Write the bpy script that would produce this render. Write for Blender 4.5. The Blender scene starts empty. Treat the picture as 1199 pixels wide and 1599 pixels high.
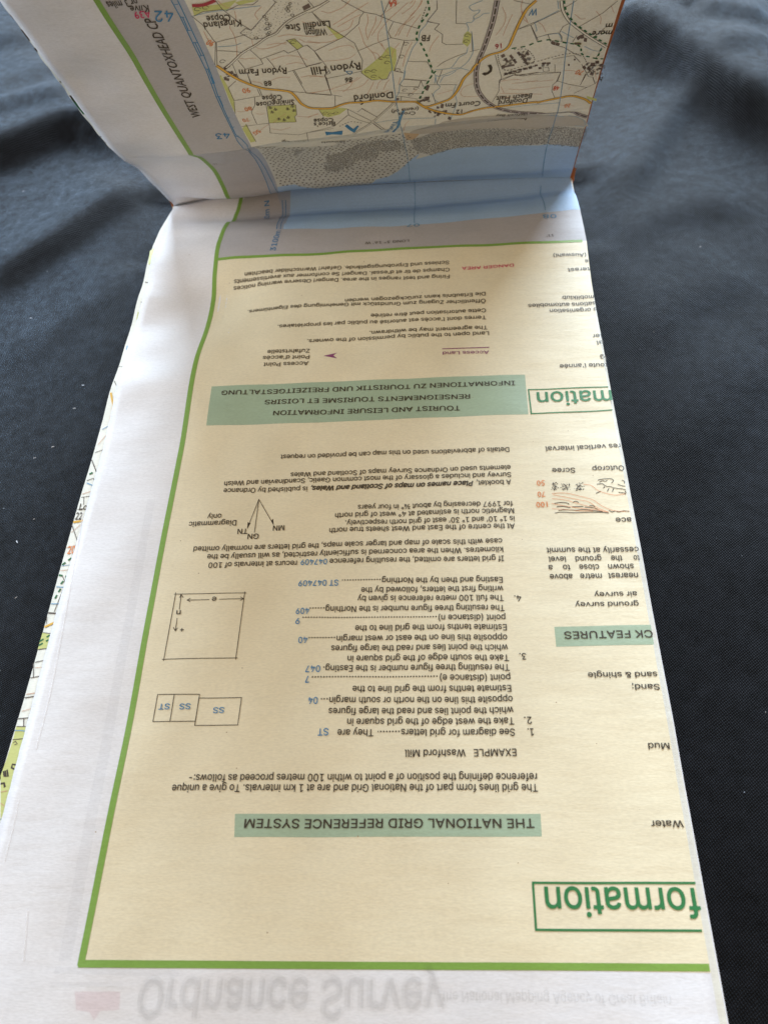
# -*- coding: utf-8 -*-
# A folded paper map lying open on a dark cloth, one panel raised, seen from close above.
import bpy, math, random
import numpy as np
from mathutils import Matrix, Vector

MM = 0.001
scene = bpy.context.scene
col = scene.collection
random.seed(7); rng = np.random.default_rng(11)

# ------------------------------------------------------------------ camera
cam_data = bpy.data.cameras.new('camera'); cam = bpy.data.objects.new('camera', cam_data); col.objects.link(cam)
CAM_R = ((0.9974729, 0.0237544, 0.0669589), (0.0172793, 0.8330438, -0.5529371), (-0.0689143, 0.5526968, 0.8305282))
CAM_T = Vector((63.5844, -13.5096, 157.9863))*MM
cam.matrix_world = Matrix.Translation(CAM_T) @ Matrix(CAM_R).to_4x4()
cam_data.sensor_fit = 'VERTICAL'; cam_data.sensor_height = 36.0; cam_data.lens = 1300.0/1599.0*36.0
cam_data.clip_start = 0.01; cam_data.clip_end = 20.0
cam_data.dof.use_dof = True; cam_data.dof.focus_distance = 0.188; cam_data.dof.aperture_fstop = 32.0
scene.camera = cam
# ------------------------------------------------------------------ world and lamps
world = bpy.data.worlds.new('World'); scene.world = world; world.use_nodes = True
bg = world.node_tree.nodes['Background']; bg.inputs[0].default_value = (1.0, 0.82, 0.62, 1); bg.inputs[1].default_value = 0.23
def area_lamp(name, loc, target, sx, sy, power, color):
    d = bpy.data.lights.new(name, 'AREA'); d.shape = 'RECTANGLE'; d.size = sx; d.size_y = sy; d.energy = power; d.color = color
    o = bpy.data.objects.new(name, d); col.objects.link(o); o.location = loc
    o.rotation_euler = (Vector(target)-Vector(loc)).to_track_quat('-Z', 'Y').to_euler(); return o
area_lamp('window_light', (-0.31, 0.17, 0.19), (0.0, 0.1, 0), 0.22, 0.22, 1.12, (0.86, 0.94, 1.0))
area_lamp('far_window_light', (0.20, 1.5, 0.70), (0.1, 0.3, 0), 1.5, 0.9, 100, (0.72, 0.86, 1.0))
area_lamp('room_light', (0.38, -0.42, 0.46), (0.06, 0.1, 0), 0.35, 0.35, 2.0, (1.0, 0.75, 0.48))
scene.view_settings.view_transform = 'Standard'; scene.view_settings.look = 'None'
scene.view_settings.exposure = 0.0; scene.view_settings.gamma = 1.0

# ---- shape of the open sheet: measured cross-sections (y, z in mm) at five places across the map ----
ROWS_LOW = {  # front edge of the lying page -> bottom of the gutter
 -20.2: [(-60,0),(0,0),(40,0),(80,0),(110,0),(130,-.1),(145,-1.2),(157,-1.4),(170,-.3),(180,-.2),(190,-1.2),(198,-2.6),(204,-3.8),(212,-6.0),(218,-7.2)],
 0.0: [(-60,0),(0,0),(40,0),(80,0),(110,0),(130,0),(145,-1.2),(157,-3.0),(169,-4.1),(178,-1.6),(187,0),(195,-1.0),(204,-4.6),(213,-9.3),(222.6,-7.2)],
 25.0: [(-60,0),(0,0),(40,0),(80,0),(110,0),(130,0),(145,0),(157,-.4),(169,-.7),(178,-.2),(187,0.2),(196,-.6),(205,-4.2),(213.5,-8.6),(222.2,-6.2)],
 65.0: [(-60,0),(0,0),(40,0),(80,0),(110,0),(130,0),(145,0),(157,0),(169,0),(178,0.2),(187,0.3),(196,0),(204,-2.6),(211.5,-6.2),(219.6,-4.2)],
 105.8:[(-60,0),(0,0),(40,0),(80,0),(110,0),(130,0),(145,0),(157,0),(169,0),(178,0.3),(187,0.4),(196,0.2),(203,-.3),(209,-1.7),(214.6,-1.6)],
}
ROWS_RISE = {  # gutter -> second crease
 -20.2: [(218,-7.2),(216,-4.6),(212,1.2),(207.8,7.5),(200.5,17.5),(190.9,27)],
 0.0: [(222.6,-7.2),(221.4,-4.2),(209.8,0.4),(206.7,7),(200.6,17.4),(192.6,25.9)],
 25.0: [(222.2,-6.2),(220.9,-3.8),(211,1.6),(208,8),(202,18),(194.4,27)],
 65.0: [(219.6,-4.2),(217.9,-1.6),(211.5,2.6),(208.4,9),(203,19),(197,28)],
 105.8: [(214.6,-1.6),(213.9,-0.4),(211.8,3),(209.4,8.6),(204.7,18.2),(199.4,29)],
}
ROWS_STEP = {
 -20.2: [(190.9,27),(190.6,27.4),(190.2,27.9)],
 0.0: [(192.6,25.9),(189,28.6),(185.8,30.8)],
 25.0: [(194.4,27),(191.2,29.6),(188.4,31.6)],
 65.0: [(197,28),(195.4,29.6),(194,31)],
 105.8: [(199.4,29),(199.2,29.4),(199,29.8)],
}
ROWS_TOP = {
 -20.2: [(190.2,27.9),(182.6,39.4),(176.6,50.8),(168.4,66),(159.4,83),(134,130),(98,192)],
 0.0: [(185.8,30.8),(178.5,43.1),(173,52.6),(164.8,68.4),(155.4,83.6),(130,129),(94,191)],
 25.0: [(188.4,31.6),(181,44),(175.6,53.8),(167.6,69),(159.4,84),(134,129),(98,191)],
 65.0: [(194,31),(186.8,43.6),(181.6,53.2),(174.2,67.6),(166,82),(141,125),(105,187)],
 105.8: [(199,29.8),(193.4,42),(189,50.6),(182.2,63.6),(174,79),(149,124),(113,186)],
}
def pchip(x, y, xi):
    x = np.asarray(x, float); y = np.asarray(y, float); xi = np.asarray(xi, float)
    h = np.diff(x); d = np.diff(y)/h; m = np.zeros_like(y)
    for i in range(1, len(x)-1):
        if d[i-1]*d[i] > 0:
            w1 = 2*h[i]+h[i-1]; w2 = h[i]+2*h[i-1]
            m[i] = (w1+w2)/(w1/d[i-1]+w2/d[i])
    m[0] = d[0]; m[-1] = d[-1]
    k = np.clip(np.searchsorted(x, xi, side='right')-1, 0, len(x)-2)
    t = (xi-x[k])/h[k]; t2 = t*t; t3 = t2*t
    return (2*t3-3*t2+1)*y[k]+(t3-2*t2+t)*h[k]*m[k]+(-2*t3+3*t2)*y[k+1]+(t3-t2)*h[k]*m[k+1]
def catmull(x, y, xi):
    x = np.asarray(x, float); y = np.asarray(y, float); xi = np.asarray(xi, float)
    m = np.gradient(y, x); h = np.diff(x)
    k = np.clip(np.searchsorted(x, xi, side='right')-1, 0, len(x)-2)
    t = (xi-x[k])/h[k]; t2 = t*t; t3 = t2*t
    return (2*t3-3*t2+1)*y[k]+(t3-2*t2+t)*h[k]*m[k]+(-2*t3+3*t2)*y[k+1]+(t3-t2)*h[k]*m[k+1]
STN = [-20.2, 0.0, 25.0, 65.0, 105.8]
US = np.concatenate([np.arange(-26, 106.1, 2.0), [107.5]])       # grid columns (mm)
def build_grid():
    S = []; Y = []; Z = []; s0 = -60.0; marks = []
    for rows, step in ((ROWS_LOW, 1.5), (ROWS_RISE, .8), (ROWS_STEP, .5), (ROWS_TOP, 1.5)):
        ref = np.array(rows[25.0], float)
        kn = np.concatenate([[0], np.cumsum(np.hypot(*np.diff(ref, axis=0).T))])
        n = max(4, int(round(kn[-1]/step))); si = np.linspace(0, kn[-1], n+1)
        yy = np.array([catmull(kn, np.array(rows[u])[:, 0], si) for u in STN])
        zz = np.array([pchip(kn, np.array(rows[u])[:, 1], si) for u in STN])
        if S: si, yy, zz = si[1:], yy[:, 1:], zz[:, 1:]; 
        S.append(si+s0); Y.append(yy); Z.append(zz); s0 += kn[-1]; marks.append(s0)
    S = np.concatenate(S); Y = np.concatenate(Y, 1); Z = np.concatenate(Z, 1)
    YG = np.stack([pchip(STN, Y[:, j], US) for j in range(len(S))])
    ZG = np.stack([pchip(STN, Z[:, j], US) for j in range(len(S))])
    UU, SS = np.meshgrid(US, S)
    w = .16*np.sin(UU*.09+SS*.04)*np.sin(SS*.075+1.3)+.08*np.sin(UU*.16-SS*.21+.7)*np.sin(UU*.05+2)+.10*np.sin(UU*.21+SS*.05+1)*np.sin(SS*.11-UU*.03)+.07*np.sin(UU*.37-SS*.17)+.06*np.sin(SS*.31+UU*.11+2)*np.sin(UU*.13)
    w = w+np.exp(-((UU+13)/8)**2)*np.clip((SS-95)/40, 0, 1)*(.55*np.sin(SS*.16+UU*.05)+.25*np.sin(SS*.37-UU*.1+1))
    w = w+np.exp(-((UU-3)/7)**2)*np.clip((SS-120)/20, 0, 1)*np.clip((215-SS)/10, 0, 1)*.3*np.sin(SS*.21+2)
    P = np.stack([UU, YG, ZG], -1)
    du = np.gradient(P, axis=1); ds = np.gradient(P, axis=0)
    N = np.cross(du, ds); N /= np.linalg.norm(N, axis=-1, keepdims=True)
    P = P + N*w[..., None]
    return S, P, N, marks
SG, PG, NG, MARKS = build_grid()
S_GUT, S_C2 = MARKS[0], MARKS[1]
def surf(u, s, off=0.0):
    """point (mm) on the sheet at paper coordinates u (across), s (along), raised off mm"""
    u = np.asarray(u, float); s = np.asarray(s, float)
    i = np.clip(np.searchsorted(US, u, side='right')-1, 0, len(US)-2)
    j = np.clip(np.searchsorted(SG, s, side='right')-1, 0, len(SG)-2)
    a = ((u-US[i])/(US[i+1]-US[i]))[..., None]; b = ((s-SG[j])/(SG[j+1]-SG[j]))[..., None]
    f = lambda G: (G[j, i]*(1-a)+G[j, i+1]*a)*(1-b)+(G[j+1, i]*(1-a)+G[j+1, i+1]*a)*b
    return f(PG)+f(NG)*off

# printed matter, in millimetres across (u) and along (s) the paper
TEXTS = [
["title_word","formation",106.01,10.2,80.02,10.23,8.9,"g",""],
["text_line","The grid lines form part of the National Grid and are at 1 km intervals. To give a unique",80.38,29.56,11.51,29.53,2.75,"k",""],
["text_line","reference defining the position of a point to within 100 metres proceed as follows:-",80.42,31.57,14.57,31.43,2.75,"k",""],
["text_line","EXAMPLE   Washford Mill",76.94,35.94,55.81,35.78,2.75,"k","c"],
["heading_lettering","THE NATIONAL GRID REFERENCE SYSTEM",79.2,22.96,26.23,22.82,3.15,"k","c"],
["text_line","1.",80.47,40.06,79.33,40.07,2.75,"k",""],
["text_line","See diagram for grid letters",76.91,40.05,55.08,40.11,2.75,"k",""],
["text_line","They are",49.67,40.12,42.7,40.06,2.75,"k",""],
["text_line","2.",80.28,42.39,78.88,42.36,2.75,"k",""],
["text_line","Take the west edge of the grid square in",76.89,42.27,44.49,42.24,2.75,"k",""],
["text_line","which the point lies and read the large figures",76.93,44.42,40.73,44.38,2.75,"k",""],
["text_line","opposite this line on the north or south margin",76.94,46.65,40.75,46.67,2.75,"k",""],
["text_line","Estimate tenths from the grid line to the",76.81,48.95,45.3,49.01,2.75,"k",""],
["text_line","point (distance e)",76.79,51.22,62.79,51.28,2.75,"k",""],
["text_line","The resulting three figure number is the Easting",76.75,53.4,39.62,53.49,2.75,"k",""],
["text_line","3.",80.25,55.71,78.91,55.71,2.75,"k",""],
["text_line","Take the south edge of the grid square in",76.78,55.49,43.99,55.62,2.75,"k",""],
["text_line","which the point lies and read the large figures",76.74,57.72,40.49,57.94,2.75,"k",""],
["text_line","opposite this line on the east or west margin",76.73,59.9,41.5,60.17,2.75,"k",""],
["text_line","Estimate tenths from the grid line to the",76.77,62.27,45.29,62.5,2.75,"k",""],
["text_line","point (distance n)",76.65,64.48,62.75,64.56,2.75,"k",""],
["text_line","The resulting three figure number is the Northing",76.6,66.72,38.85,67.03,2.75,"k",""],
["text_line","4.",80.25,68.97,78.8,68.96,2.75,"k",""],
["text_line","The full 100 metre reference is given by",76.56,69.07,45.57,69.39,2.75,"k",""],
["text_line","writing first the letters, followed by the",76.62,71.28,46.29,71.4,2.75,"k",""],
["text_line","Easting and then by the Northing",76.63,73.43,50.76,73.64,2.75,"k",""],
["blue_figure","ST",40.95,40.03,38.84,39.96,2.75,"b","c"],
["blue_figure","04",38.43,46.47,36.53,46.43,2.75,"b","c"],
["blue_figure","7",36.39,50.98,35.6,50.92,2.75,"b","c"],
["blue_figure","047",38.52,53.25,35.48,53.19,2.75,"b","c"],
["blue_figure","40",35.46,59.67,33.57,59.59,2.75,"b","c"],
["blue_figure","9",33.51,64.04,32.6,64.05,2.75,"b","c"],
["blue_figure","409",35.35,66.45,32.51,66.43,2.75,"b","c"],
["blue_figure","ST 047409",41.27,73.04,32.5,73.21,2.75,"b","c"],
["text_line","If grid letters are omitted, the resulting reference",77.21,78.7,39.07,78.65,2.75,"k",""],
["blue_figure","047409",38.53,78.43,32.63,78.56,2.75,"b","c"],
["text_line","recurs at intervals of 100",31.76,78.56,11.93,78.45,2.75,"k",""],
["text_line","kilometres. When the area concerned is sufficiently restricted, as will usually be the",77.18,80.96,11.32,80.63,2.75,"k",""],
["text_line","case with this scale of map and larger scale maps, the grid letters are normally omitted",77.13,83.15,7.91,82.72,2.75,"k",""],
["text_line","At the centre of the East and West sheets true north",80.15,87.05,38.55,86.77,2.75,"k",""],
["text_line","is 1\u00b0 10' and 1\u00b0 30' east of grid north respectively.",80.25,89.07,42.09,88.63,2.75,"k",""],
["text_line","Magnetic north is estimated at 4\u00b0 west of grid north",80.26,91.2,39.69,90.75,2.75,"k",""],
["text_line","for 1997 decreasing by about \u00be\u00b0 in four years",80.1,93.17,44.84,92.85,2.75,"k",""],
["text_line","A booklet,",80.13,99.11,72.2,99.0,2.75,"k",""],
["text_line","Place names on maps of Scotland and Wales,",71.46,98.96,33.59,98.47,2.75,"k","ib"],
["text_line","is published by Ordnance",32.77,98.42,12.8,98.63,2.75,"k",""],
["text_line","Survey and includes a glossary of the most common Gaelic, Scandinavian and Welsh",80.27,101.19,12.65,100.73,2.75,"k",""],
["text_line","elements used on Ordnance Survey maps of Scotland and Wales",80.29,103.27,28.46,102.71,2.75,"k",""],
["text_line","Details of abbreviations used on this map can be provided on request",80.31,108.58,25.58,108.2,2.75,"k",""],
["diagram_letter","MN",28.21,87.64,25.59,87.62,2.75,"k","c"],
["diagram_letter","GN",22.47,85.63,19.9,85.62,2.75,"k","c"],
["diagram_letter","TN",19.74,87.08,17.43,87.03,2.75,"k","c"],
["text_line","Diagrammatic",16.89,89.65,5.79,89.48,2.75,"k",""],
["text_line","only",13.17,91.48,9.91,91.4,2.75,"k",""],
["diagram_letter","e",14.83,69.81,13.88,69.8,2.6,"k",""],
["diagram_letter","n",7.4,66.77,6.46,66.74,2.6,"k",""],
["diagram_letter","+",8.74,62.56,7.92,62.57,2.6,"k",""],
["blue_figure","ST",8.46,45.58,6.17,45.54,2.3,"b","c"],
["blue_figure","SS",12.72,45.6,10.46,45.53,2.3,"b","c"],
["blue_figure","SS",19.67,44.75,17.44,44.72,2.3,"b","c"],
["heading_lettering","TOURIST AND LEISURE INFORMATION",69.12,121.54,22.47,121.94,2.9,"k","c"],
["heading_lettering","RENSEIGNEMENTS TOURISME ET LOISIRS",71.72,125.19,19.93,125.78,2.9,"k","c"],
["heading_lettering","INFORMATIONEN ZU TOURISTIK UND FREIZEITGESTALTUNG",83.07,129.22,8.37,129.28,2.9,"k","c"],
["text_line","Access Land",77.19,140.57,65.27,140.53,2.25,"v",""],
["text_line","Access Point",30.25,138.81,18.33,139.09,2.75,"k",""],
["text_line","Point d'acc\u00e8s",30.35,141.09,17.87,141.52,2.75,"k",""],
["text_line","Zufahrtstelle",30.29,143.35,18.91,143.62,2.75,"k",""],
["text_line","Land open to the public by permission of the owners.",77.55,147.38,29.32,146.92,2.75,"k",""],
["text_line","The agreement may be withdrawn.",77.25,149.5,45.94,149.29,2.75,"k",""],
["text_line","Terres dont l'acc\u00e8s est autoris\u00e9 au public par les propri\u00e9taires.",77.06,153.23,20.76,153.18,2.75,"k",""],
["text_line","Cette autorisation peut \u00eatre retir\u00e9e",77.19,155.84,46.15,155.8,2.75,"k",""],
["text_line","\u00d6ffentlicher Zugang zum Grundst\u00fcck mit Genehmigung des Eigent\u00fcmers.",77.25,159.47,11.29,161.29,2.75,"k",""],
["text_line","Die Erlaubnis kann zur\u00fcckgezogen werden",77.33,162.2,38.8,162.17,2.75,"k",""],
["text_line","Firing and test ranges in the area. Danger! Observe warning notices",67.82,169.83,5.85,172.18,2.75,"k",""],
["text_line","Champs de tir et d'essai. Danger! Se conformer aux avertissements",67.89,172.49,5.92,174.25,2.75,"k",""],
["text_line","Schiess und Erprobungsgel\u00e4nde. Gefahr! Warnschilder beachten",67.84,175.35,9.0,176.23,2.75,"k",""],
["text_line","DANGER AREA",85.77,173.09,71.3,172.72,2.3,"p","c"],
["text_line","(Auswahl)",106.1,176.5,97.03,176.62,2.75,"k",""],
["text_line","e",106.4,173.91,105.52,173.94,2.75,"k",""],
["text_line","terest",106.46,170.87,100.44,170.45,2.75,"k",""],
["text_line","mobilklub",106.25,159.5,97.84,159.58,2.75,"k",""],
["text_line","sations automobiles",106.41,157.05,88.53,156.75,2.75,"k",""],
["text_line","s organisation",106.42,154.78,94.01,154.6,2.75,"k",""],
["text_line","ier",106.39,144.76,104.09,144.78,2.75,"k",""],
["text_line","al",106.57,142.31,104.76,142.28,2.75,"k",""],
["text_line","ig",106.65,137.17,105.2,137.1,2.75,"k",""],
["text_line","toute l'ann\u00e9e",106.56,134.51,94.74,134.74,2.75,"k",""],
["text_line","res vertical interval",106.23,108.58,88.76,108.36,2.75,"k",""],
["text_line","Outcrop",106.15,102.05,98.92,101.98,2.75,"k",""],
["text_line","Scree",95.01,101.9,89.78,102.0,2.75,"k",""],
["text_line","ace",105.84,87.88,102.39,87.9,2.75,"k",""],
["text_line","cessarily at the summit",106.19,80.15,86.57,80.51,2.75,"k",""],
["text_line","to",106.09,78.05,104.84,78.07,2.75,"k",""],
["text_line","the",102.47,78.18,100.12,78.23,2.75,"k",""],
["text_line","ground",98.08,78.22,92.52,78.17,2.75,"k",""],
["text_line","level",90.46,78.16,86.77,78.23,2.75,"k",""],
["text_line","shown",104.59,76.04,99.24,76.14,2.75,"k",""],
["text_line","close",97.33,76.13,93.11,76.1,2.75,"k",""],
["text_line","to",91.19,76.07,89.63,76.06,2.75,"k",""],
["text_line","a",87.47,76.08,86.58,76.11,2.75,"k",""],
["text_line","nearest",105.16,73.83,98.95,73.92,2.75,"k",""],
["text_line","metre",97.61,73.89,93.06,73.83,2.75,"k",""],
["text_line","above",91.43,73.8,86.65,73.83,2.75,"k",""],
["text_line","air survey",104.31,69.48,95.44,69.41,2.35,"k",""],
["text_line","ground survey",104.27,67.08,91.24,67.11,2.35,"k",""],
["text_line","sand & shingle",105.54,51.48,92.06,51.43,2.35,"k",""],
["text_line","Sand;",105.55,48.89,100.24,48.89,2.35,"k",""],
["text_line","Mud",105.46,37.18,101.58,37.2,2.35,"k",""],
["text_line","Water",105.54,23.15,99.86,23.1,2.35,"k",""],
["heading_lettering","CK FEATURES",106.06,60.04,88.31,59.88,3.15,"k","c"],
["contour_height","50",87.75,98.62,85.92,98.58,2.1,"o","c"],
["contour_height","70",87.56,95.55,85.86,95.52,2.1,"o","c"],
["contour_height","100",87.9,92.78,85.34,92.72,2.1,"o","c"],
["title_word","mation",106.36,123.9,88.15,124.11,8.6,"g",""],
["grid_number","08",99.53,193.34,95.63,193.31,3.6,"b2","c"],
["grid_number","07",59.62,192.59,55.84,192.59,2.6,"b2","c"],
["text_line","11'",97.92,185.01,95.84,184.82,1.9,"k2","c"],
["text_line","LONG 3\u00b0 16' W",56.49,185.55,43.71,185.59,2.0,"k2","c"],
["grid_number","3100m",16.32,184.23,17.09,193.95,3.2,"b","c"],
["grid_number","10m N",10.38,211.65,9.69,221.2,3.2,"b","c"],
["show_through_print","Ordnance Survey",11.44,-5.24,62.57,-4.54,11.2,"ghost","gb"],
["show_through_print","the National Mapping Agency of Great Britain",62.1,-4.12,98.77,-4.25,3.0,"ghost","g"],
["place_name","Doniford",54.55,292.87,45.09,292.99,4.0,"k",""],
["place_name","Rydon Hill",47.84,305.69,36.66,305.65,4.0,"k",""],
["place_name","Rydon Farm",31.31,306.88,20.87,308.32,3.3,"k",""],
["place_name","Kingsland",25.09,323.98,17.63,324.83,3.0,"k",""],
["place_name","Copse",23.39,326.01,18.68,326.63,3.0,"k",""],
["place_name","Landfill Site",42.89,320.5,33.71,320.79,3.1,"k",""],
["place_name","Williton",41.88,318.36,37.35,318.35,3.1,"k",""],
["place_name","Sinkingclose",30.83,294.41,21.88,295.54,3.1,"k",""],
["place_name","Copse",28.4,297.02,23.77,297.73,3.1,"k",""],
["place_name","Court Fm",76.4,284.14,67.36,285.1,3.1,"k",""],
["place_name","Beach Halt",89.51,284.96,80.29,285.41,3.0,"k",""],
["place_name","Doniford",88.51,283.28,80.96,283.48,3.0,"k",""],
["place_name","Brice's",39.25,282.92,33.92,283.7,2.7,"k",""],
["place_name","Copse",39.01,284.75,34.19,285.41,2.7,"k",""],
["place_name","FB",63.84,312.08,61.95,312.28,3.0,"k","c"],
["place_name","88",27.11,302.94,25.4,303.05,2.7,"k","c"],
["place_name","86",45.48,300.49,43.75,300.66,2.7,"k","c"],
["place_name","12",71.74,281.29,70.16,281.33,2.6,"k","c"],
["place_name","90",21.82,301.45,20.0,301.46,2.6,"o","c"],
["place_name","16",80.21,306.95,78.73,306.81,2.8,"red","c"],
["place_name","64",57.15,324.85,55.59,324.68,3.0,"oo","c"],
["place_name","48",96.26,286.76,94.76,286.83,2.6,"oo","c"],
["place_name","90",17.91,318.64,16.86,319.76,2.4,"o","c"],
["place_name","70",101.41,292.36,99.58,293.07,2.75,"o","c"],
["place_name","20",100.26,278.8,98.69,278.87,2.3,"o","c"],
["place_name","80",20.57,294.29,18.83,294.06,2.3,"o","c"],
["place_name","70",18.78,289.68,17.22,289.47,2.3,"o","c"],
["place_name","50",20.22,283.67,18.49,282.71,2.3,"o","c"],
["place_name","W",87.39,318.42,85.59,318.51,3.6,"b","c"],
["place_name","more",105.85,308.97,101.09,309.33,3.4,"k",""],
["place_name","m",105.43,311.98,103.82,311.99,3.2,"k",""],
["place_name","h",106.85,289.21,106.07,289.28,2.8,"k",""],
["place_name","Earthworks",40.08,266.66,33.75,267.72,1.9,"k2",""],
["place_name","Danesy Camp",30.4,273.13,24.54,277.15,1.9,"k2",""],
["place_name","breakwaters",89.22,268.6,78.59,271.38,2.0,"k2",""],
["place_name","Helwell Bay",89.24,276.48,80.64,277.66,1.6,"k2",""],
["place_name","(rems of)",60.62,284.9,53.71,285.09,2.3,"k2",""],
["place_name","Cross",59.75,282.94,55.39,283.25,2.3,"k2",""],
["place_name","Swill Point",37.26,236.54,28.96,237.36,1.9,"b2",""],
["place_name","The Swill",54.4,279.95,51.43,270.66,1.9,"b2",""],
["place_name","WEST QUANTOXHEAD CP",7.06,294.49,7.94,329.58,2.9,"k","ci"],
["grid_number","42",12.55,328.1,9.14,329.02,6.4,"b","c"],
["grid_number","43",12.56,283.4,9.02,283.82,5.0,"b","c"],
["place_name","A39",8.85,330.63,5.75,331.1,3.1,"p","c"],
["place_name","Kilve",9.08,332.45,5.69,333.23,3.1,"k",""],
["place_name","or 3 miles",7.77,334.89,1.92,335.08,3.0,"k",""],
["text_line","11'",2.77,259.27,1.41,259.32,1.9,"k2","c"]]
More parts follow.
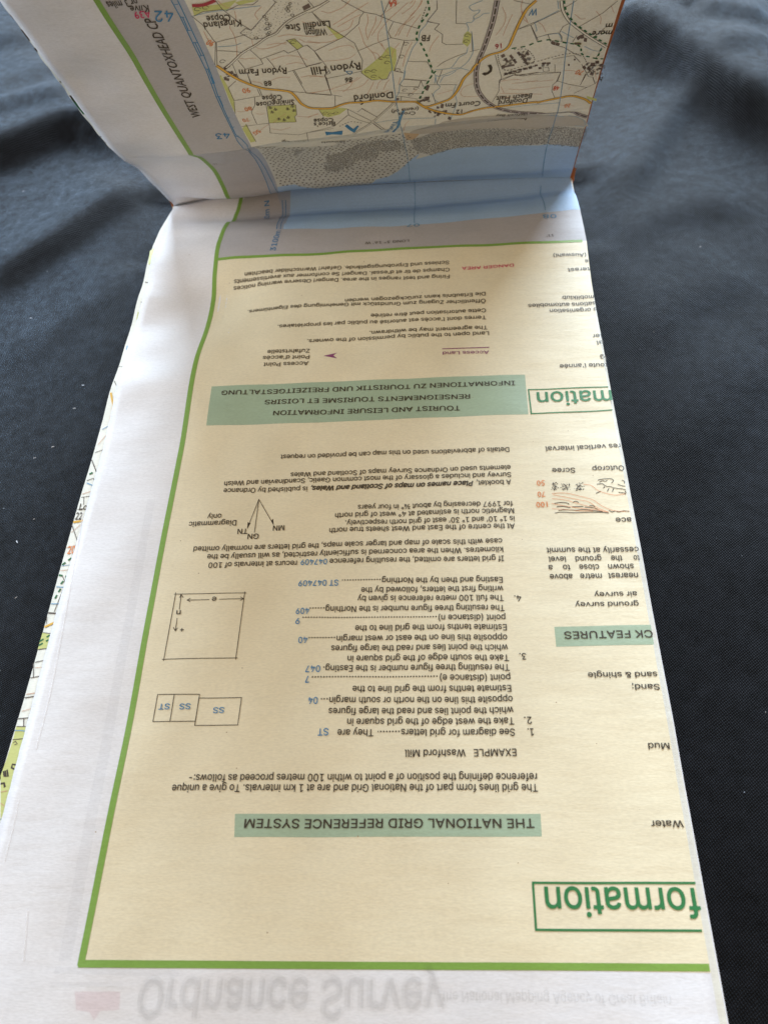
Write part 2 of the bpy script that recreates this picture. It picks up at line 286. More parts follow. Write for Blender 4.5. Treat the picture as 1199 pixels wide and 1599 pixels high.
LINES = [
["dot_leader","k",0.3,0.26,[54.76,40.4,50.52,40.4]],
["dot_leader","k",0.3,0.26,[40.43,47.06,39.04,47.08]],
["dot_leader","k",0.3,0.26,[62.32,51.7,36.6,51.78]],
["dot_leader","k",0.3,0.26,[39.37,53.89,38.85,53.85]],
["dot_leader","k",0.3,0.26,[41.18,60.55,35.49,60.47]],
["dot_leader","k",0.3,0.26,[62.37,64.95,33.83,65.23]],
["dot_leader","k",0.3,0.26,[38.59,67.41,35.39,67.41]],
["dot_leader","k",0.3,0.26,[50.44,74.05,42.06,73.99]],
["diagram_line","k",0.13,0,[21.5,96.03,25.52,89.04]],
["diagram_line","k",0.13,0,[21.5,96.03,21.37,86.98]],
["diagram_line","k",0.13,0,[21.5,96.03,19.62,88.24]],
["diagram_line","k",0.13,0,[5.27,71.41,21.2,71.32]],
["diagram_line","k",0.13,0,[20.91,71.57,20.72,55.89]],
["diagram_line","k",0.13,0,[21.01,56.19,5.19,56.07]],
["diagram_line","k",0.13,0,[5.56,71.74,5.53,55.8]],
["diagram_line","k",0.13,0,[20.87,69.9,15.5,69.87]],
["diagram_line","k",0.13,0,[13.23,69.86,8.36,69.89]],
["diagram_line","k",0.13,0,[20.15,70.31,20.87,69.9,20.17,69.53]],
["diagram_line","k",0.13,0,[8.98,70.29,8.36,69.89,9.1,69.5]],
["diagram_line","k",0.13,0,[6.85,71.29,6.98,67.72]],
["diagram_line","k",0.13,0,[6.85,65.51,6.92,62.55]],
["diagram_line","k",0.13,0,[6.59,70.55,6.85,71.29,7.39,70.53]],
["diagram_line","k",0.13,0,[6.41,63.36,6.92,62.55,7.29,63.23]],
["diagram_line","k",0.13,0,[14.19,48.35,5.5,48.41,5.51,42.7,14.1,42.77,14.19,48.35]],
["diagram_line","k",0.13,0,[8.97,48.35,8.99,42.77]],
["diagram_line","k",0.13,0,[14.15,47.56,22.91,47.54,22.8,41.88,14.12,41.9,14.15,47.56]],
["diagram_line","v",0.28,0,[77.19,142.37,65.31,142.22]],
["title_box_line","g",0.32,0,[106.45,127.38,86.29,127.37,86.35,119.41,106.38,119.89]],
["title_box_line","g",0.36,0,[105.67,13.44,78.16,13.28,78.09,5.91,105.37,6.05]],
["contour_drawing","o",0.1,0,[89.14,95.75,92.2,95.77,95.3,94.6,98.03,93.6,99.93,91.62,102.6,90.32,105.97,90.38]],
["contour_drawing","o",0.1,0,[89.28,95.4,91.03,94.87,94.49,93.78,97.25,92.98,98.49,91.44,101.16,90.12]],
["contour_drawing","o",0.1,0,[89.01,94.32,92.01,93.85,95.06,92.44,97.78,91.46,99.78,90.35]],
["contour_drawing","o",0.1,0,[88.78,93.04,91.49,92.24,94.94,91.37,98.42,90.8,101.16,90.12]],
["contour_drawing","o",0.1,0,[88.76,91.62,91.75,91.27,94.86,90.65,97.68,90.53]],
["contour_drawing","o",0.1,0,[96.38,97.87,98.14,97.55,99.39,95.95,101.09,95.18,103.17,94.6,105.38,95.02]],
["rock_drawing","k",0.16,0,[89.26,90.43,90.63,90.66,93.41,90.22,96.58,90.23,99.75,90.14,101.14,89.91]],
["rock_drawing","k",0.16,0,[90.14,91.12,91.74,91.19,94.18,90.86,95.61,91.04,98.38,90.51,99.77,90.31]],
["rock_drawing","k",0.16,0,[89.42,93.01,90.87,93.23,92.45,92.95,92.58,92.51]],
["rock_drawing","k",0.16,0,[93.53,93.06,94.27,93.36,94.82,92.89]],
["rock_drawing","k",0.16,0,[89.87,92.08,91.13,92.17,92.85,91.63]],
["rock_drawing","k",0.16,0,[93.23,91.86,95.7,91.8]],
["rock_drawing","k",0.16,0,[96.03,91.61,98.13,91.36,98.78,90.92]],
["rock_drawing","k",0.16,0,[97.06,91.91,97.84,91.97,98.23,91.61]],
["rock_drawing","k",0.16,0,[101.23,90.63,101.87,90.11,102.63,90.53,103.28,90.09,104.4,90.5,106.13,90.29]],
["rock_drawing","k",0.16,0,[99.73,98.83,100.86,99.15,103.04,99.19,103.31,98.53,102.7,97.96]],
["rock_drawing","k",0.16,0,[100.03,98.28,100.8,98.7,101.49,98.42,101.89,98.76]],
["rock_drawing","k",0.16,0,[99.42,97.72,100.7,97.9,101.32,97.1,102.39,96.99,103.42,96.55,105.19,96.33,105.88,96.11]],
["rock_drawing","k",0.16,0,[100.72,96.58,101.13,97.01]],
["rock_drawing","k",0.16,0,[101.51,95.7,101.98,96.56]],
["rock_drawing","k",0.16,0,[102.58,95.6,103.05,96.47]],
["rock_drawing","k",0.16,0,[98.94,95.22,100.08,95.8]],
["rock_drawing","k",0.16,0,[104.1,97.64,104.95,97.2,106.09,97.07]],
["rock_drawing","k",0.16,0,[105.16,98.74,105.85,98.52,106.2,97.86]],
["rock_drawing","k",0.16,0,[104.0,95.47,105.41,95.24,105.53,94.81]],
["rock_drawing","k",0.16,0,[105.5,95.89,105.69,95.24]],
["border_line","bord",1.25,0,[0.4,-0.29,0.58,22.66,0.8,46.42,0.43,77.65,0.57,104.15,0.69,115.85,-0.33,140.26,0.15,151.28,0.06,171.55,-0.01,181.89,-0.25,190.04,-0.01,200.04,-0.14,215.61,1.0,219.38,3.9,238.18]],
["border_line","bord",1.0,0,[0.6,182.29,8.06,182.67,30.76,181.87,41.92,182.81,72.72,182.23,106.87,182.38]],
["map_frame_line","b",0.2,0,[15.23,220.85,15.51,217.12,16.2,204.46,16.76,195.16]],
["map_frame_line","b",0.2,0,[16.3,220.72,16.54,216.96,17.4,203.96,17.95,194.95]],
["grid_line","b2",0.16,0,[58.08,236.56,58.05,194.1]],
["grid_line","b2",0.16,0,[96.89,219.37,96.18,211.68,96.67,201.73,96.57,197.11]],
["ridge_highlight","crease",0.3,0,[-9.95,0.4,-11.33,8.46]],  # flat pale ribbons: painted highlight along embossed fold marks in the margin
["ridge_highlight","crease",0.25,0,[-20.1,93.52,-18.07,68.28,-17.04,47.9,-17.04,37.22]],
["ridge_highlight","crease",0.2,0,[-17.77,16.46,-17.75,22.68,-17.98,27.37]],
["border_line","bord",1.25,0,[0.68,224.66,0.65,245.55,0.74,254.08,0.21,259.57,0.23,267.55,-0.69,269.28,0.43,275.96,0.54,281.97,0.62,291.14,0.44,300.29,0.27,311.49,0.57,320.35,0.45,329.9,0.41,336.34,0.41,436.34]],
["map_frame_line","b",0.2,0,[13.88,237.38,13.86,242.36,13.79,248.24,13.74,257.38,13.73,265.67,14.34,276.88,13.77,280.75,13.67,293.7,13.72,301.09,14.13,310.97,13.95,320.22,13.91,328.19,13.74,333.25]],
["map_frame_line","b",0.2,0,[16.22,237.32,15.8,241.22,15.32,246.34,15.12,253.43,14.75,260.32,14.16,267.65,15.65,278.07,14.99,281.36,14.07,283.74,14.06,292.16,14.17,300.96,14.65,308.14,14.67,305.95,15.03,315.75,14.89,324.03,14.9,331.68,14.88,332.96]],
["map_frame_line","b",0.2,0,[13.91,328.19,14.52,327.95]],
["map_frame_line","b",0.2,0,[14.02,324.06,14.63,323.92]],
["map_frame_line","b",0.2,0,[13.95,320.22,14.79,320.03]],
["map_frame_line","b",0.2,0,[14.11,315.8,15.03,315.75]],
["map_frame_line","b",0.2,0,[14.18,311.14,14.77,311.09]],
["map_frame_line","b",0.2,0,[14.07,306.01,14.72,305.93]],
["map_frame_line","b",0.2,0,[13.69,301.01,14.67,300.87]],
["map_frame_line","b",0.2,0,[14.05,331.95,14.56,331.93]],
["map_frame_line","b",0.2,0,[14.36,327.92,14.22,324.01]],
["map_frame_line","b",0.2,0,[14.44,320.0,14.49,315.89]],
["map_frame_line","b",0.2,0,[14.58,311.03,14.33,306.05]],
["map_frame_line","b",0.2,0,[14.3,300.9,14.25,296.87]],
["map_frame_line","b",0.2,0,[14.04,291.57,14.56,291.54]],
["map_frame_line","b",0.2,0,[14.01,287.25,14.57,287.35]],
["map_frame_line","b",0.2,0,[13.89,283.03,14.58,283.06]],
["field_boundary","line",0.12,0,[16.14,327.85,17.44,324.94,18.27,320.01,18.64,318.87,16.93,312.08,17.1,310.51]],
["field_boundary","line",0.12,0,[18.43,318.92,16.49,312.21]],
["field_boundary","line",0.12,0,[21.79,331.39,22.42,328.53,25.11,323.13,26.55,321.17,33.12,328.54,32.69,329.06]],
["field_boundary","line",0.12,0,[18.73,319.19,22.68,319.55,25.06,320.08]],
["field_boundary","line",0.12,0,[18.23,316.5,22.78,314.79,22.81,314.42]],
["field_boundary","line",0.12,0,[26.55,321.17,25.48,321.88,24.11,320.78,26.02,318.34,29.19,318.31]],
["field_boundary","line",0.12,0,[24.93,315.05,26.41,311.72,26.64,310.03,22.47,309.0,21.61,312.35]],
["field_boundary","line",0.12,0,[26.41,311.72,31.93,313.46,32.68,312.37,34.82,313.23]],
["field_boundary","line",0.12,0,[27.85,311.79,28.71,309.01,29.12,306.25]],
["field_boundary","line",0.12,0,[33.1,316.69,34.85,316.88,36.23,314.08,34.8,313.16,33.1,316.69]],
["field_boundary","line",0.12,0,[36.23,314.08,37.08,314.31,38.38,312.13,39.18,308.9]],
["field_boundary","line",0.12,0,[34.76,312.88,35.91,306.9]],
["field_boundary","line",0.12,0,[36.21,307.23,39.03,307.79]],
["field_boundary","line",0.12,0,[33.0,306.12,33.88,301.22]],
["field_boundary","line",0.12,0,[31.41,306.08,36.06,307.06]],
["field_boundary","line",0.12,0,[20.14,311.21,20.26,305.82]],
["field_boundary","line",0.12,0,[22.55,307.27,22.48,303.79]],
["field_boundary","line",0.12,0,[39.76,324.29,40.92,321.09]],
["field_boundary","line",0.12,0,[39.44,327.79,40.37,325.43]],
["field_boundary","line",0.12,0,[23.01,327.9,25.65,329.05,28.54,328.59,29.82,329.57]],
["field_boundary","line",0.12,0,[16.58,327.91,18.54,328.78,22.31,328.56]],
["field_boundary","line",0.12,0,[38.38,312.13,39.75,312.88]],
["field_boundary","line",0.12,0,[39.73,324.24,41.82,320.31,45.35,316.13,47.29,313.72,48.48,307.36,47.81,302.59,49.91,299.44,50.9,299.28]],
["field_boundary","line",0.12,0,[46.08,326.79,50.25,323.03,52.62,322.02,56.28,318.84,61.46,315.63]],
["field_boundary","line",0.12,0,[50.13,322.88,49.22,321.55,48.81,319.64,45.35,316.13]],
["field_boundary","line",0.12,0,[38.36,312.13,43.87,315.29,45.35,316.13]],
["field_boundary","line",0.12,0,[47.97,310.99,51.42,312.38,55.29,313.64,58.17,312.18,61.36,311.77]],
["field_boundary","line",0.12,0,[53.58,321.34,54.18,321.91,55.77,325.8]],
["field_boundary","line",0.12,0,[56.04,318.71,54.83,315.73,55.29,313.64]],
["field_boundary","line",0.12,0,[58.16,312.0,56.82,306.85,55.32,302.14,57.5,300.98]],
["field_boundary","line",0.12,0,[37.17,314.3,38.45,311.94,40.04,307.29,40.82,304.07,39.51,303.49,39.81,300.22]],
["field_boundary","line",0.12,0,[39.95,302.22,47.74,303.23]],
["field_boundary","line",0.12,0,[58.68,305.07,63.09,303.97,64.52,299.45]],
["field_boundary","line",0.12,0,[57.53,298.67,62.7,296.84]],
["field_boundary","line",0.12,0,[63.36,317.92,65.18,316.93]],
["field_boundary","line",0.12,0,[36.07,307.25,39.43,308.12]],
["field_boundary","line",0.12,0,[51.61,300.42,52.39,299.06,53.53,299.32,54.58,302.05]],
["field_boundary","line",0.12,0,[69.58,324.03,69.61,316.27,71.74,315.8]],
["field_boundary","line",0.12,0,[63.34,317.74,65.99,316.63,64.94,314.94,66.7,312.79,66.58,310.0,67.55,309.09,71.3,308.75]],
["field_boundary","line",0.12,0,[65.44,324.49,65.54,321.73,63.46,318.09]],
["field_boundary","line",0.12,0,[65.41,301.69,66.8,302.97,70.02,304.71,72.23,305.57]],
["field_boundary","line",0.12,0,[72.96,305.86,75.16,306.45]],
["field_boundary","line",0.12,0,[66.54,300.24,65.24,294.99]],
["field_boundary","line",0.12,0,[81.78,322.9,85.52,321.35]],
["field_boundary","line",0.12,0,[83.62,312.59,87.97,315.15]],
["field_boundary","line",0.12,0,[86.46,313.56,88.61,307.92]],
["field_boundary","line",0.12,0,[78.93,303.6,81.12,293.81,80.75,291.33]],
["field_boundary","line",0.12,0,[80.79,292.79,83.85,294.26,90.12,294.3]],
["field_boundary","line",0.12,0,[73.13,312.7,73.34,309.68,73.52,306.19]],
["field_boundary","line",0.12,0,[83.72,312.57,86.43,313.68,92.86,318.51]],
["field_boundary","line",0.12,0,[86.44,313.56,88.52,307.33]],
["field_boundary","line",0.12,0,[95.73,321.6,93.56,319.44]],
["field_boundary","line",0.12,0,[104.88,320.96,102.26,316.98,97.47,312.27]],
["field_boundary","line",0.12,0,[88.14,308.76,90.98,309.98,93.28,310.28,94.08,308.81,94.27,306.9]],
["field_boundary","line",0.12,0,[95.17,313.8,93.85,312.67,93.38,310.48]],
["field_boundary","line",0.12,0,[90.75,309.79,91.49,307.53,94.32,306.89,98.09,305.24]],
["field_boundary","line",0.12,0,[91.49,307.53,92.16,306.04,95.14,304.4,98.18,301.11,99.93,299.84]],
["field_boundary","line",0.12,0,[93.01,299.86,98.01,300.45,100.08,297.04]],
["field_boundary","line",0.12,0,[101.6,307.36,103.88,311.21]],
["field_boundary","line",0.12,0,[100.62,296.04,103.16,290.54,104.58,290.07]],
["field_boundary","line",0.12,0,[97.57,308.88,96.92,306.34]],
["field_boundary","line",0.12,0,[102.17,291.79,101.65,287.97]],
["field_boundary","line",0.12,0,[104.3,290.12,105.3,287.34]],
["field_boundary","line",0.12,0,[84.32,294.63,85.17,293.87,89.3,294.66,95.79,293.57,95.22,289.63]],
["field_boundary","line",0.12,0,[93.84,297.38,94.24,294.2]],
["field_boundary","line",0.12,0,[90.93,296.51,92.38,296.49,92.72,294.75,91.26,294.8,90.93,296.51]],
["field_boundary","line",0.12,0,[104.46,302.35,103.83,298.28]],
["field_boundary","line",0.12,0,[22.55,307.29,22.62,303.33]],
["field_boundary","line",0.12,0,[19.43,305.44,17.19,303.41,17.29,298.31,22.18,298.59,23.59,298.66,23.45,301.49]],
["field_boundary","line",0.12,0,[23.92,301.38,24.02,298.33]],
["field_boundary","line",0.12,0,[22.18,298.59,21.59,295.39,20.09,292.76,20.17,287.16]],
["field_boundary","line",0.12,0,[24.1,294.42,23.22,286.94,22.47,281.69,24.68,280.65,29.39,279.23,31.57,279.92]],
["field_boundary","line",0.12,0,[16.36,287.0,23.11,286.44,29.65,285.49]],
["field_boundary","line",0.12,0,[30.95,292.9,30.5,288.76,29.82,287.91,29.79,285.46]],
["field_boundary","line",0.12,0,[32.65,306.21,34.25,297.3]],
["field_boundary","line",0.12,0,[31.04,298.55,39.98,295.57,39.42,303.53,40.58,304.92]],
["field_boundary","line",0.12,0,[17.62,287.74,17.85,283.49,18.15,278.74]],
["field_boundary","line",0.12,0,[31.57,279.92,30.73,271.12]],
["field_boundary","line",0.12,0,[31.57,279.92,38.39,280.51]],
["field_boundary","line",0.12,0,[17.18,297.89,16.25,293.06]],
["field_boundary","line",0.12,0,[24.32,294.21,30.97,292.99]],
["field_boundary","line",0.12,0,[39.74,302.48,39.96,295.57,42.26,294.33]],
["field_boundary","line",0.12,0,[34.47,297.27,39.93,295.35]],
["field_boundary","line",0.12,0,[40.73,294.93,40.18,290.11]],
["field_boundary","line",0.12,0,[36.09,290.09,36.81,286.78]],
["field_boundary","line",0.12,0,[43.03,288.49,43.02,286.06,38.79,281.47,31.68,279.9]],
["field_boundary","line",0.12,0,[43.04,288.58,48.43,281.8]],
["field_boundary","line",0.12,0,[45.37,286.81,46.57,288.19,50.3,282.89]],
["field_boundary","line",0.12,0,[42.99,285.82,45.27,283.09,47.8,280.89]],
["field_boundary","line",0.12,0,[48.73,280.34,51.46,274.74]],
["field_boundary","line",0.12,0,[57.39,298.5,62.83,296.61]],
["field_boundary","line",0.12,0,[56.3,296.74,57.02,295.68,60.86,294.54,61.42,296.94,62.02,294.27]],
["field_boundary","line",0.12,0,[55.61,293.23,60.27,291.58,61.97,291.19]],
["field_boundary","line",0.12,0,[55.4,291.63,56.57,291.33,60.47,289.1]],
["field_boundary","line",0.12,0,[54.78,287.37,55.44,289.69]],
["field_boundary","line",0.12,0,[56.68,301.96,57.38,301.03]],
["field_boundary","line",0.12,0,[56.57,291.33,56.2,288.98]],
["field_boundary","line",0.12,0,[81.31,292.93,80.67,292.62,80.8,288.3,79.41,284.1]],
["field_boundary","line",0.12,0,[63.43,294.89,70.19,293.53]],
["field_boundary","line",0.12,0,[81.59,292.66,84.11,294.24,86.54,293.48,90.09,294.56]],
["field_boundary","line",0.12,0,[64.05,291.03,64.94,286.6]],
["field_boundary","line",0.12,0,[95.8,293.46,95.46,289.84,94.43,288.43,94.48,285.76,95.67,282.75]],
["field_boundary","line",0.12,0,[95.33,289.86,98.38,288.14,103.3,286.14]],
["field_boundary","line",0.12,0,[102.44,291.77,101.48,287.32]],
["field_boundary","line",0.12,0,[104.37,289.7,105.31,287.32]],
["field_boundary","line",0.12,0,[100.45,284.13,105.31,287.32,107.1,288.06]],
["field_boundary","line",0.12,0,[80.77,292.81,84.09,294.25,85.17,293.89,95.8,293.46]],
["track","line",0.62,0,[41.61,325.83,38.85,324.79,34.54,322.8,32.34,320.54,31.43,319.32,28.98,318.35,26.49,316.33,23.07,314.55,20.32,311.92,18.53,310.5]],
["track_fill","land",0.36,0,[41.61,325.83,38.85,324.79,34.54,322.8,32.34,320.54,31.43,319.32,28.98,318.35,26.49,316.33,23.07,314.55,20.32,311.92,18.53,310.5]],
["track","line",0.62,0,[38.77,324.43,40.16,324.85,43.53,327.08]],
["track_fill","land",0.36,0,[38.77,324.43,40.16,324.85,43.53,327.08]],
["track","line",0.62,0,[54.6,288.93,51.38,284.71,48.34,280.74,43.22,276.64]],
["track_fill","land",0.36,0,[54.6,288.93,51.38,284.71,48.34,280.74,43.22,276.64]],
["track","line",0.62,0,[48.43,281.8,51.37,276.02]],
["track_fill","land",0.36,0,[48.43,281.8,51.37,276.02]],
["contour_line","cont",0.11,0,[24.63,327.52,24.29,324.31,22.3,323.41,22.84,320.21,22.46,316.81,21.72,313.77]],
["contour_line","cont",0.11,0,[30.06,327.7,28.14,325.85,28.64,324.15]],
["contour_line","cont",0.11,0,[25.99,318.17,25.75,316.12,27.31,314.77,29.9,314.98,32.9,316.18]],
["contour_line","cont",0.11,0,[31.45,318.26,33.77,318.52,35.91,317.74,38.07,317.01,40.33,317.04]],
["contour_line","cont",0.11,0,[35.74,316.71,36.88,315.25,39.99,314.64]],
["contour_line","cont",0.11,0,[21.77,313.04,23.26,312.35,25.59,312.24]],
["contour_line","cont",0.11,0,[17.11,323.02,17.22,320.28,17.51,318.47]],
["contour_line","cont",0.11,0,[41.61,324.28,43.01,323.31,46.04,324.66,47.79,326.66]],
["contour_line","cont",0.11,0,[43.45,319.96,47.35,322.7,51.38,325.75]],
["contour_line","cont",0.11,0,[50.14,314.17,51.04,316.47,52.44,319.67,52.57,321.36]],
["contour_line","cont",0.11,0,[48.71,318.66,49.12,315.83,49.33,312.91,51.16,309.07,51.46,306.69]],
["contour_line","cont",0.11,0,[52.43,313.23,52.64,316.08,54.17,318.23,55.18,319.79,57.35,322.17,59.47,324.54]],
["contour_line","cont",0.11,0,[56.24,313.79,57.31,316.48,59.74,319.66,62.11,323.51,62.47,324.8]],
["contour_line","cont",0.11,0,[53.24,311.2,52.43,313.23]],
["contour_line","cont",0.11,0,[59.92,311.35,58.32,307.69,57.37,303.4]],
["contour_line","cont",0.11,0,[37.39,315.7,39.54,314.7,41.86,314.8,44.25,315.58]],
["contour_line","cont",0.11,0,[41.49,311.98,43.96,313.17,46.3,313.18,47.11,311.92]],
["contour_line","cont",0.11,0,[57.98,321.01,60.31,323.07,61.04,324.98]],
["contour_line","cont",0.11,0,[53.08,312.34,53.63,310.0,54.49,308.36]],
["contour_line","cont",0.11,0,[44.25,319.23,47.65,321.41,49.54,322.47]],
["contour_line","cont",0.11,0,[59.73,320.02,61.38,322.24,62.34,324.82]],
["contour_line","cont",0.11,0,[59.88,324.14,60.58,325.04]],
["contour_line","cont",0.11,0,[83.74,319.19,84.52,316.02,85.88,314.43]],
["contour_line","cont",0.11,0,[80.83,292.13,83.98,292.49,86.14,291.95]],
["contour_line","cont",0.11,0,[88.04,314.55,89.13,313.47,90.17,310.61]],
["contour_line","cont",0.11,0,[103.74,319.46,105.02,316.65]],
["contour_line","cont",0.11,0,[96.5,294.23,99.25,293.55,101.07,291.95]],
["contour_line","cont",0.11,0,[83.62,322.76,83.54,319.95,85.56,315.08]],
["contour_line","cont",0.11,0,[22.88,304.49,24.68,303.7,24.98,302.81]],
["contour_line","cont",0.11,0,[30.37,288.06,32.62,287.18,35.8,287.99]],
["contour_line","cont",0.11,0,[24.13,286.13,25.89,288.25,28.03,289.72]],
["contour_line","cont",0.11,0,[18.52,281.62,21.07,284.44,23.01,285.94]],
["contour_line","cont",0.11,0,[16.84,293.86,18.25,293.27,20.62,294.51]],
["contour_line","cont",0.11,0,[23.11,283.77,24.98,282.2,27.9,283.22]],
["contour_line","cont",0.11,0,[35.48,297.1,38.08,297.53,40.63,297.87]],
["contour_line","cont",0.11,0,[21.04,291.74,21.93,290.96,23.02,291.12]],
["contour_line","cont",0.11,0,[34.47,297.27,38.31,297.49,42.22,298.38,45.94,300.06,46.8,301.15]],
["contour_line","cont",0.11,0,[40.53,297.01,44.56,296.48,47.72,297.52,49.18,299.8]],
["contour_line","cont",0.11,0,[48.41,293.91,49.68,296.74,50.35,298.75]],
["contour_line","cont",0.11,0,[50.87,295.69,51.28,297.77,52.12,298.91]],
["contour_line","cont",0.11,0,[52.36,295.01,53.31,297.89,54.14,299.04]],
["contour_line","cont",0.11,0,[32.82,286.9,35.69,288.26]],
["contour_line","cont",0.11,0,[56.3,270.45,56.8,277.75,57.97,279.15]],
["contour_line","cont",0.11,0,[56.03,296.57,56.68,299.48]],
["contour_line","cont",0.11,0,[74.16,292.93,71.8,292.23,70.93,289.68,71.92,287.78,75.73,287.07]],
["contour_line","cont",0.11,0,[83.84,290.8,86.51,290.81,90.48,290.98]],
["contour_line","cont",0.11,0,[81.23,289.94,82.21,287.2]],
["contour_line","cont",0.11,0,[81.1,287.38,85.24,286.44,92.26,284.78]],
["contour_line","cont",0.11,0,[87.53,291.08,91.09,290.4,94.31,290.48]],
["contour_line","cont",0.11,0,[98.72,285.69,99.08,286.97]],
["contour_line","cont",0.11,0,[97.33,279.58,101.47,278.29]],
["contour_line","cont",0.11,0,[104.43,292.77,105.29,289.08]],
["contour_line","cont",0.11,0,[57.7,324.82,55.37,322.88,53.95,321.78,53.56,319.43,51.18,315.36]],
["contour_line","cont",0.11,0,[60.66,319.89,58.28,317.38,56.96,314.01]],
["contour_line","cont",0.11,0,[62.03,320.41,59.62,316.08,58.81,313.33]],
["contour_line","cont",0.11,0,[47.83,321.08,46.88,318.6,44.5,317.57,42.13,316.83]],
["contour_line","cont",0.11,0,[50.85,322.3,50.87,319.97,49.96,317.41,50.2,314.88]],
["contour_line","cont",0.11,0,[57.07,311.48,55.51,309.26,55.11,306.77]],
["contour_line","cont",0.11,0,[50.75,309.93,52.11,308.85,52.66,306.45]],
["contour_line","cont",0.11,0,[47.16,310.01,45.84,308.74,43.4,308.38,39.84,308.45]],
["contour_line","cont",0.11,0,[47.53,300.96,45.9,299.62,44.34,299.18]],
["contour_line","cont",0.11,0,[22.18,331.29,22.91,329.22,24.78,328.13]],
["contour_line","cont",0.11,0,[37.27,321.91,38.64,320.66,40.85,320.62]],
["contour_line","cont",0.11,0,[28.7,315.93,31.06,316.19,32.77,315.48]],
["contour_line","cont",0.11,0,[28.61,310.89,31.38,311.74,34.34,311.1,36.41,309.25]],
["contour_line","cont",0.11,0,[31.53,308.72,33.97,308.93,35.71,307.87]],
["contour_line","cont",0.11,0,[27.19,303.95,29.3,304.65,31.65,304.08]],
["contour_line","cont",0.11,0,[34.03,303.59,36.54,303.96,38.83,302.82]],
["contour_line","cont",0.11,0,[35.92,303.27,37.9,303.37,39.53,302.71]],
["contour_line","cont",0.11,0,[42.71,296.04,44.69,297.77,45.37,299.34]],
["contour_line","cont",0.11,0,[49.39,293.31,52.01,293.74,53.63,294.79]],
["contour_line","cont",0.11,0,[59.21,292.08,60.29,293.25]],
["contour_line","cont",0.11,0,[65.23,290.35,67.33,290.91,69.17,291.47]],
["contour_line","cont",0.11,0,[83.17,288.76,86.49,287.73,90.01,287.89,93.85,287.63]],
["contour_line","cont",0.11,0,[81.76,285.53,85.09,284.92]],
["contour_line","cont",0.11,0,[80.31,310.77,80.83,313.81,81.92,318.26]],
["contour_line","cont",0.11,0,[95.94,317.02,97.68,315.05,98.61,315.38]],
["contour_line","cont",0.11,0,[100.64,317.89,102.29,315.4,102.47,312.91]],
["contour_line","cont",0.11,0,[79.4,320.96,80.54,318.0,80.31,314.64,78.61,311.02]],
["contour_line","cont",0.11,0,[65.87,312.55,64.16,309.52,63.64,307.41]],
["stream_line","b3",0.15,0,[65.19,321.08,63.6,318.43,63.11,316.68,61.67,314.69,61.36,311.84,59.83,309.22,58.7,305.43,57.82,302.54,57.39,298.48,56.56,296.92]],
["stream_line","b3",0.15,0,[57.91,301.75,57.54,298.91,56.29,296.51,56.14,293.34,54.96,290.78,54.57,288.45]],
["stream_line","b3",0.15,0,[75.14,323.36,73.14,322.34,72.14,321.57,73.24,319.83,74.71,320.39,74.53,319.33,73.3,318.19,73.57,317.07,74.93,318.04,75.36,318.9,76.86,319.05]],
["stream_line","b3",0.15,0,[73.57,317.07,73.02,316.03,71.72,316.36,72.49,314.24,72.28,313.15]],
["stream_line","b3",0.15,0,[73.11,313.07,73.46,309.67,73.83,305.75,72.57,301.92,70.59,299.84]],
["stream_line","b3",0.15,0,[72.43,307.48,72.24,305.17,70.52,304.25,69.55,302.05,68.56,300.24,65.02,300.57]],
["stream_line","b3",0.15,0,[70.59,299.84,67.3,298.43,65.76,297.69,65.0,298.5,64.72,295.09]],
["stream_line","b3",0.15,0,[68.69,300.21,70.59,300.25,72.92,298.72]],
["stream_line","b3",0.15,0,[93.71,310.87,96.93,308.1]],
["stream_line","b3",0.15,0,[88.01,308.77,90.99,309.86,93.3,310.16,94.24,307.54]],
["stream_line","b3",0.15,0,[100.08,303.95,102.2,301.98,104.17,301.01,104.39,302.82]],
["stream_line","b3",0.15,0,[87.36,314.04,88.15,311.16,87.63,311.41]],
["stream_line","b3",0.15,0,[91.45,321.85,92.08,318.98]],
["stream_line","b3",0.15,0,[87.1,314.27,92.15,318.43]],
["stream_line","b3",0.15,0,[64.88,298.97,65.24,294.97,66.28,293.41,64.31,290.98,64.55,288.1,65.48,286.99]],
["stream_line","b3",0.15,0,[69.93,293.59,69.19,290.08,70.02,288.49,70.36,285.03,69.33,280.76,68.81,278.26]],
["stream_line","b3",0.15,0,[69.84,299.19,68.32,297.83,66.79,297.72,66.02,295.26]],
["stream_line","b3",0.15,0,[64.89,279.15,64.73,276.51]],
["stream_line","b3",0.15,0,[81.56,280.43,87.12,280.78,97.21,280.51]],
["stream_line","b3",0.15,0,[102.9,262.77,106.75,262.29]],
["stream_line","b3",0.15,0,[93.4,269.73,98.11,267.86,99.33,267.33]],
["stream_line","b3",0.15,0,[100.43,267.59,102.85,266.72,105.29,264.9,105.79,262.82]],
["stream_line","b3",0.15,0,[16.14,327.85,19.5,328.41,24.78,328.13,29.91,328.03]],
["stream_line","b3",0.15,0,[18.54,317.66,22.07,317.07,23.57,317.61]],
["stream_line","b3",0.15,0,[48.88,280.57,53.88,280.66,64.88,279.68]],
["stream_line","b2",0.7,0,[56.82,284.72,55.85,281.22,55.12,277.55,53.4,269.48]],
["grid_line","b2",0.15,0,[54.03,326.07,54.47,319.23,54.72,311.96,54.93,303.77,54.94,299.76,55.06,292.66,55.61,279.1,56.17,259.28,56.76,250.65,56.82,240.71,56.94,236.56]],
["grid_line","b2",0.17,0,[95.02,321.62,95.34,314.38,95.66,304.32,96.64,292.14,96.7,291.69,97.21,280.51,97.11,266.85,96.47,253.29,96.62,245.1,97.42,226.36]],
["grid_line","b2",0.05,0,[13.79,310.66,13.8,310.62]],
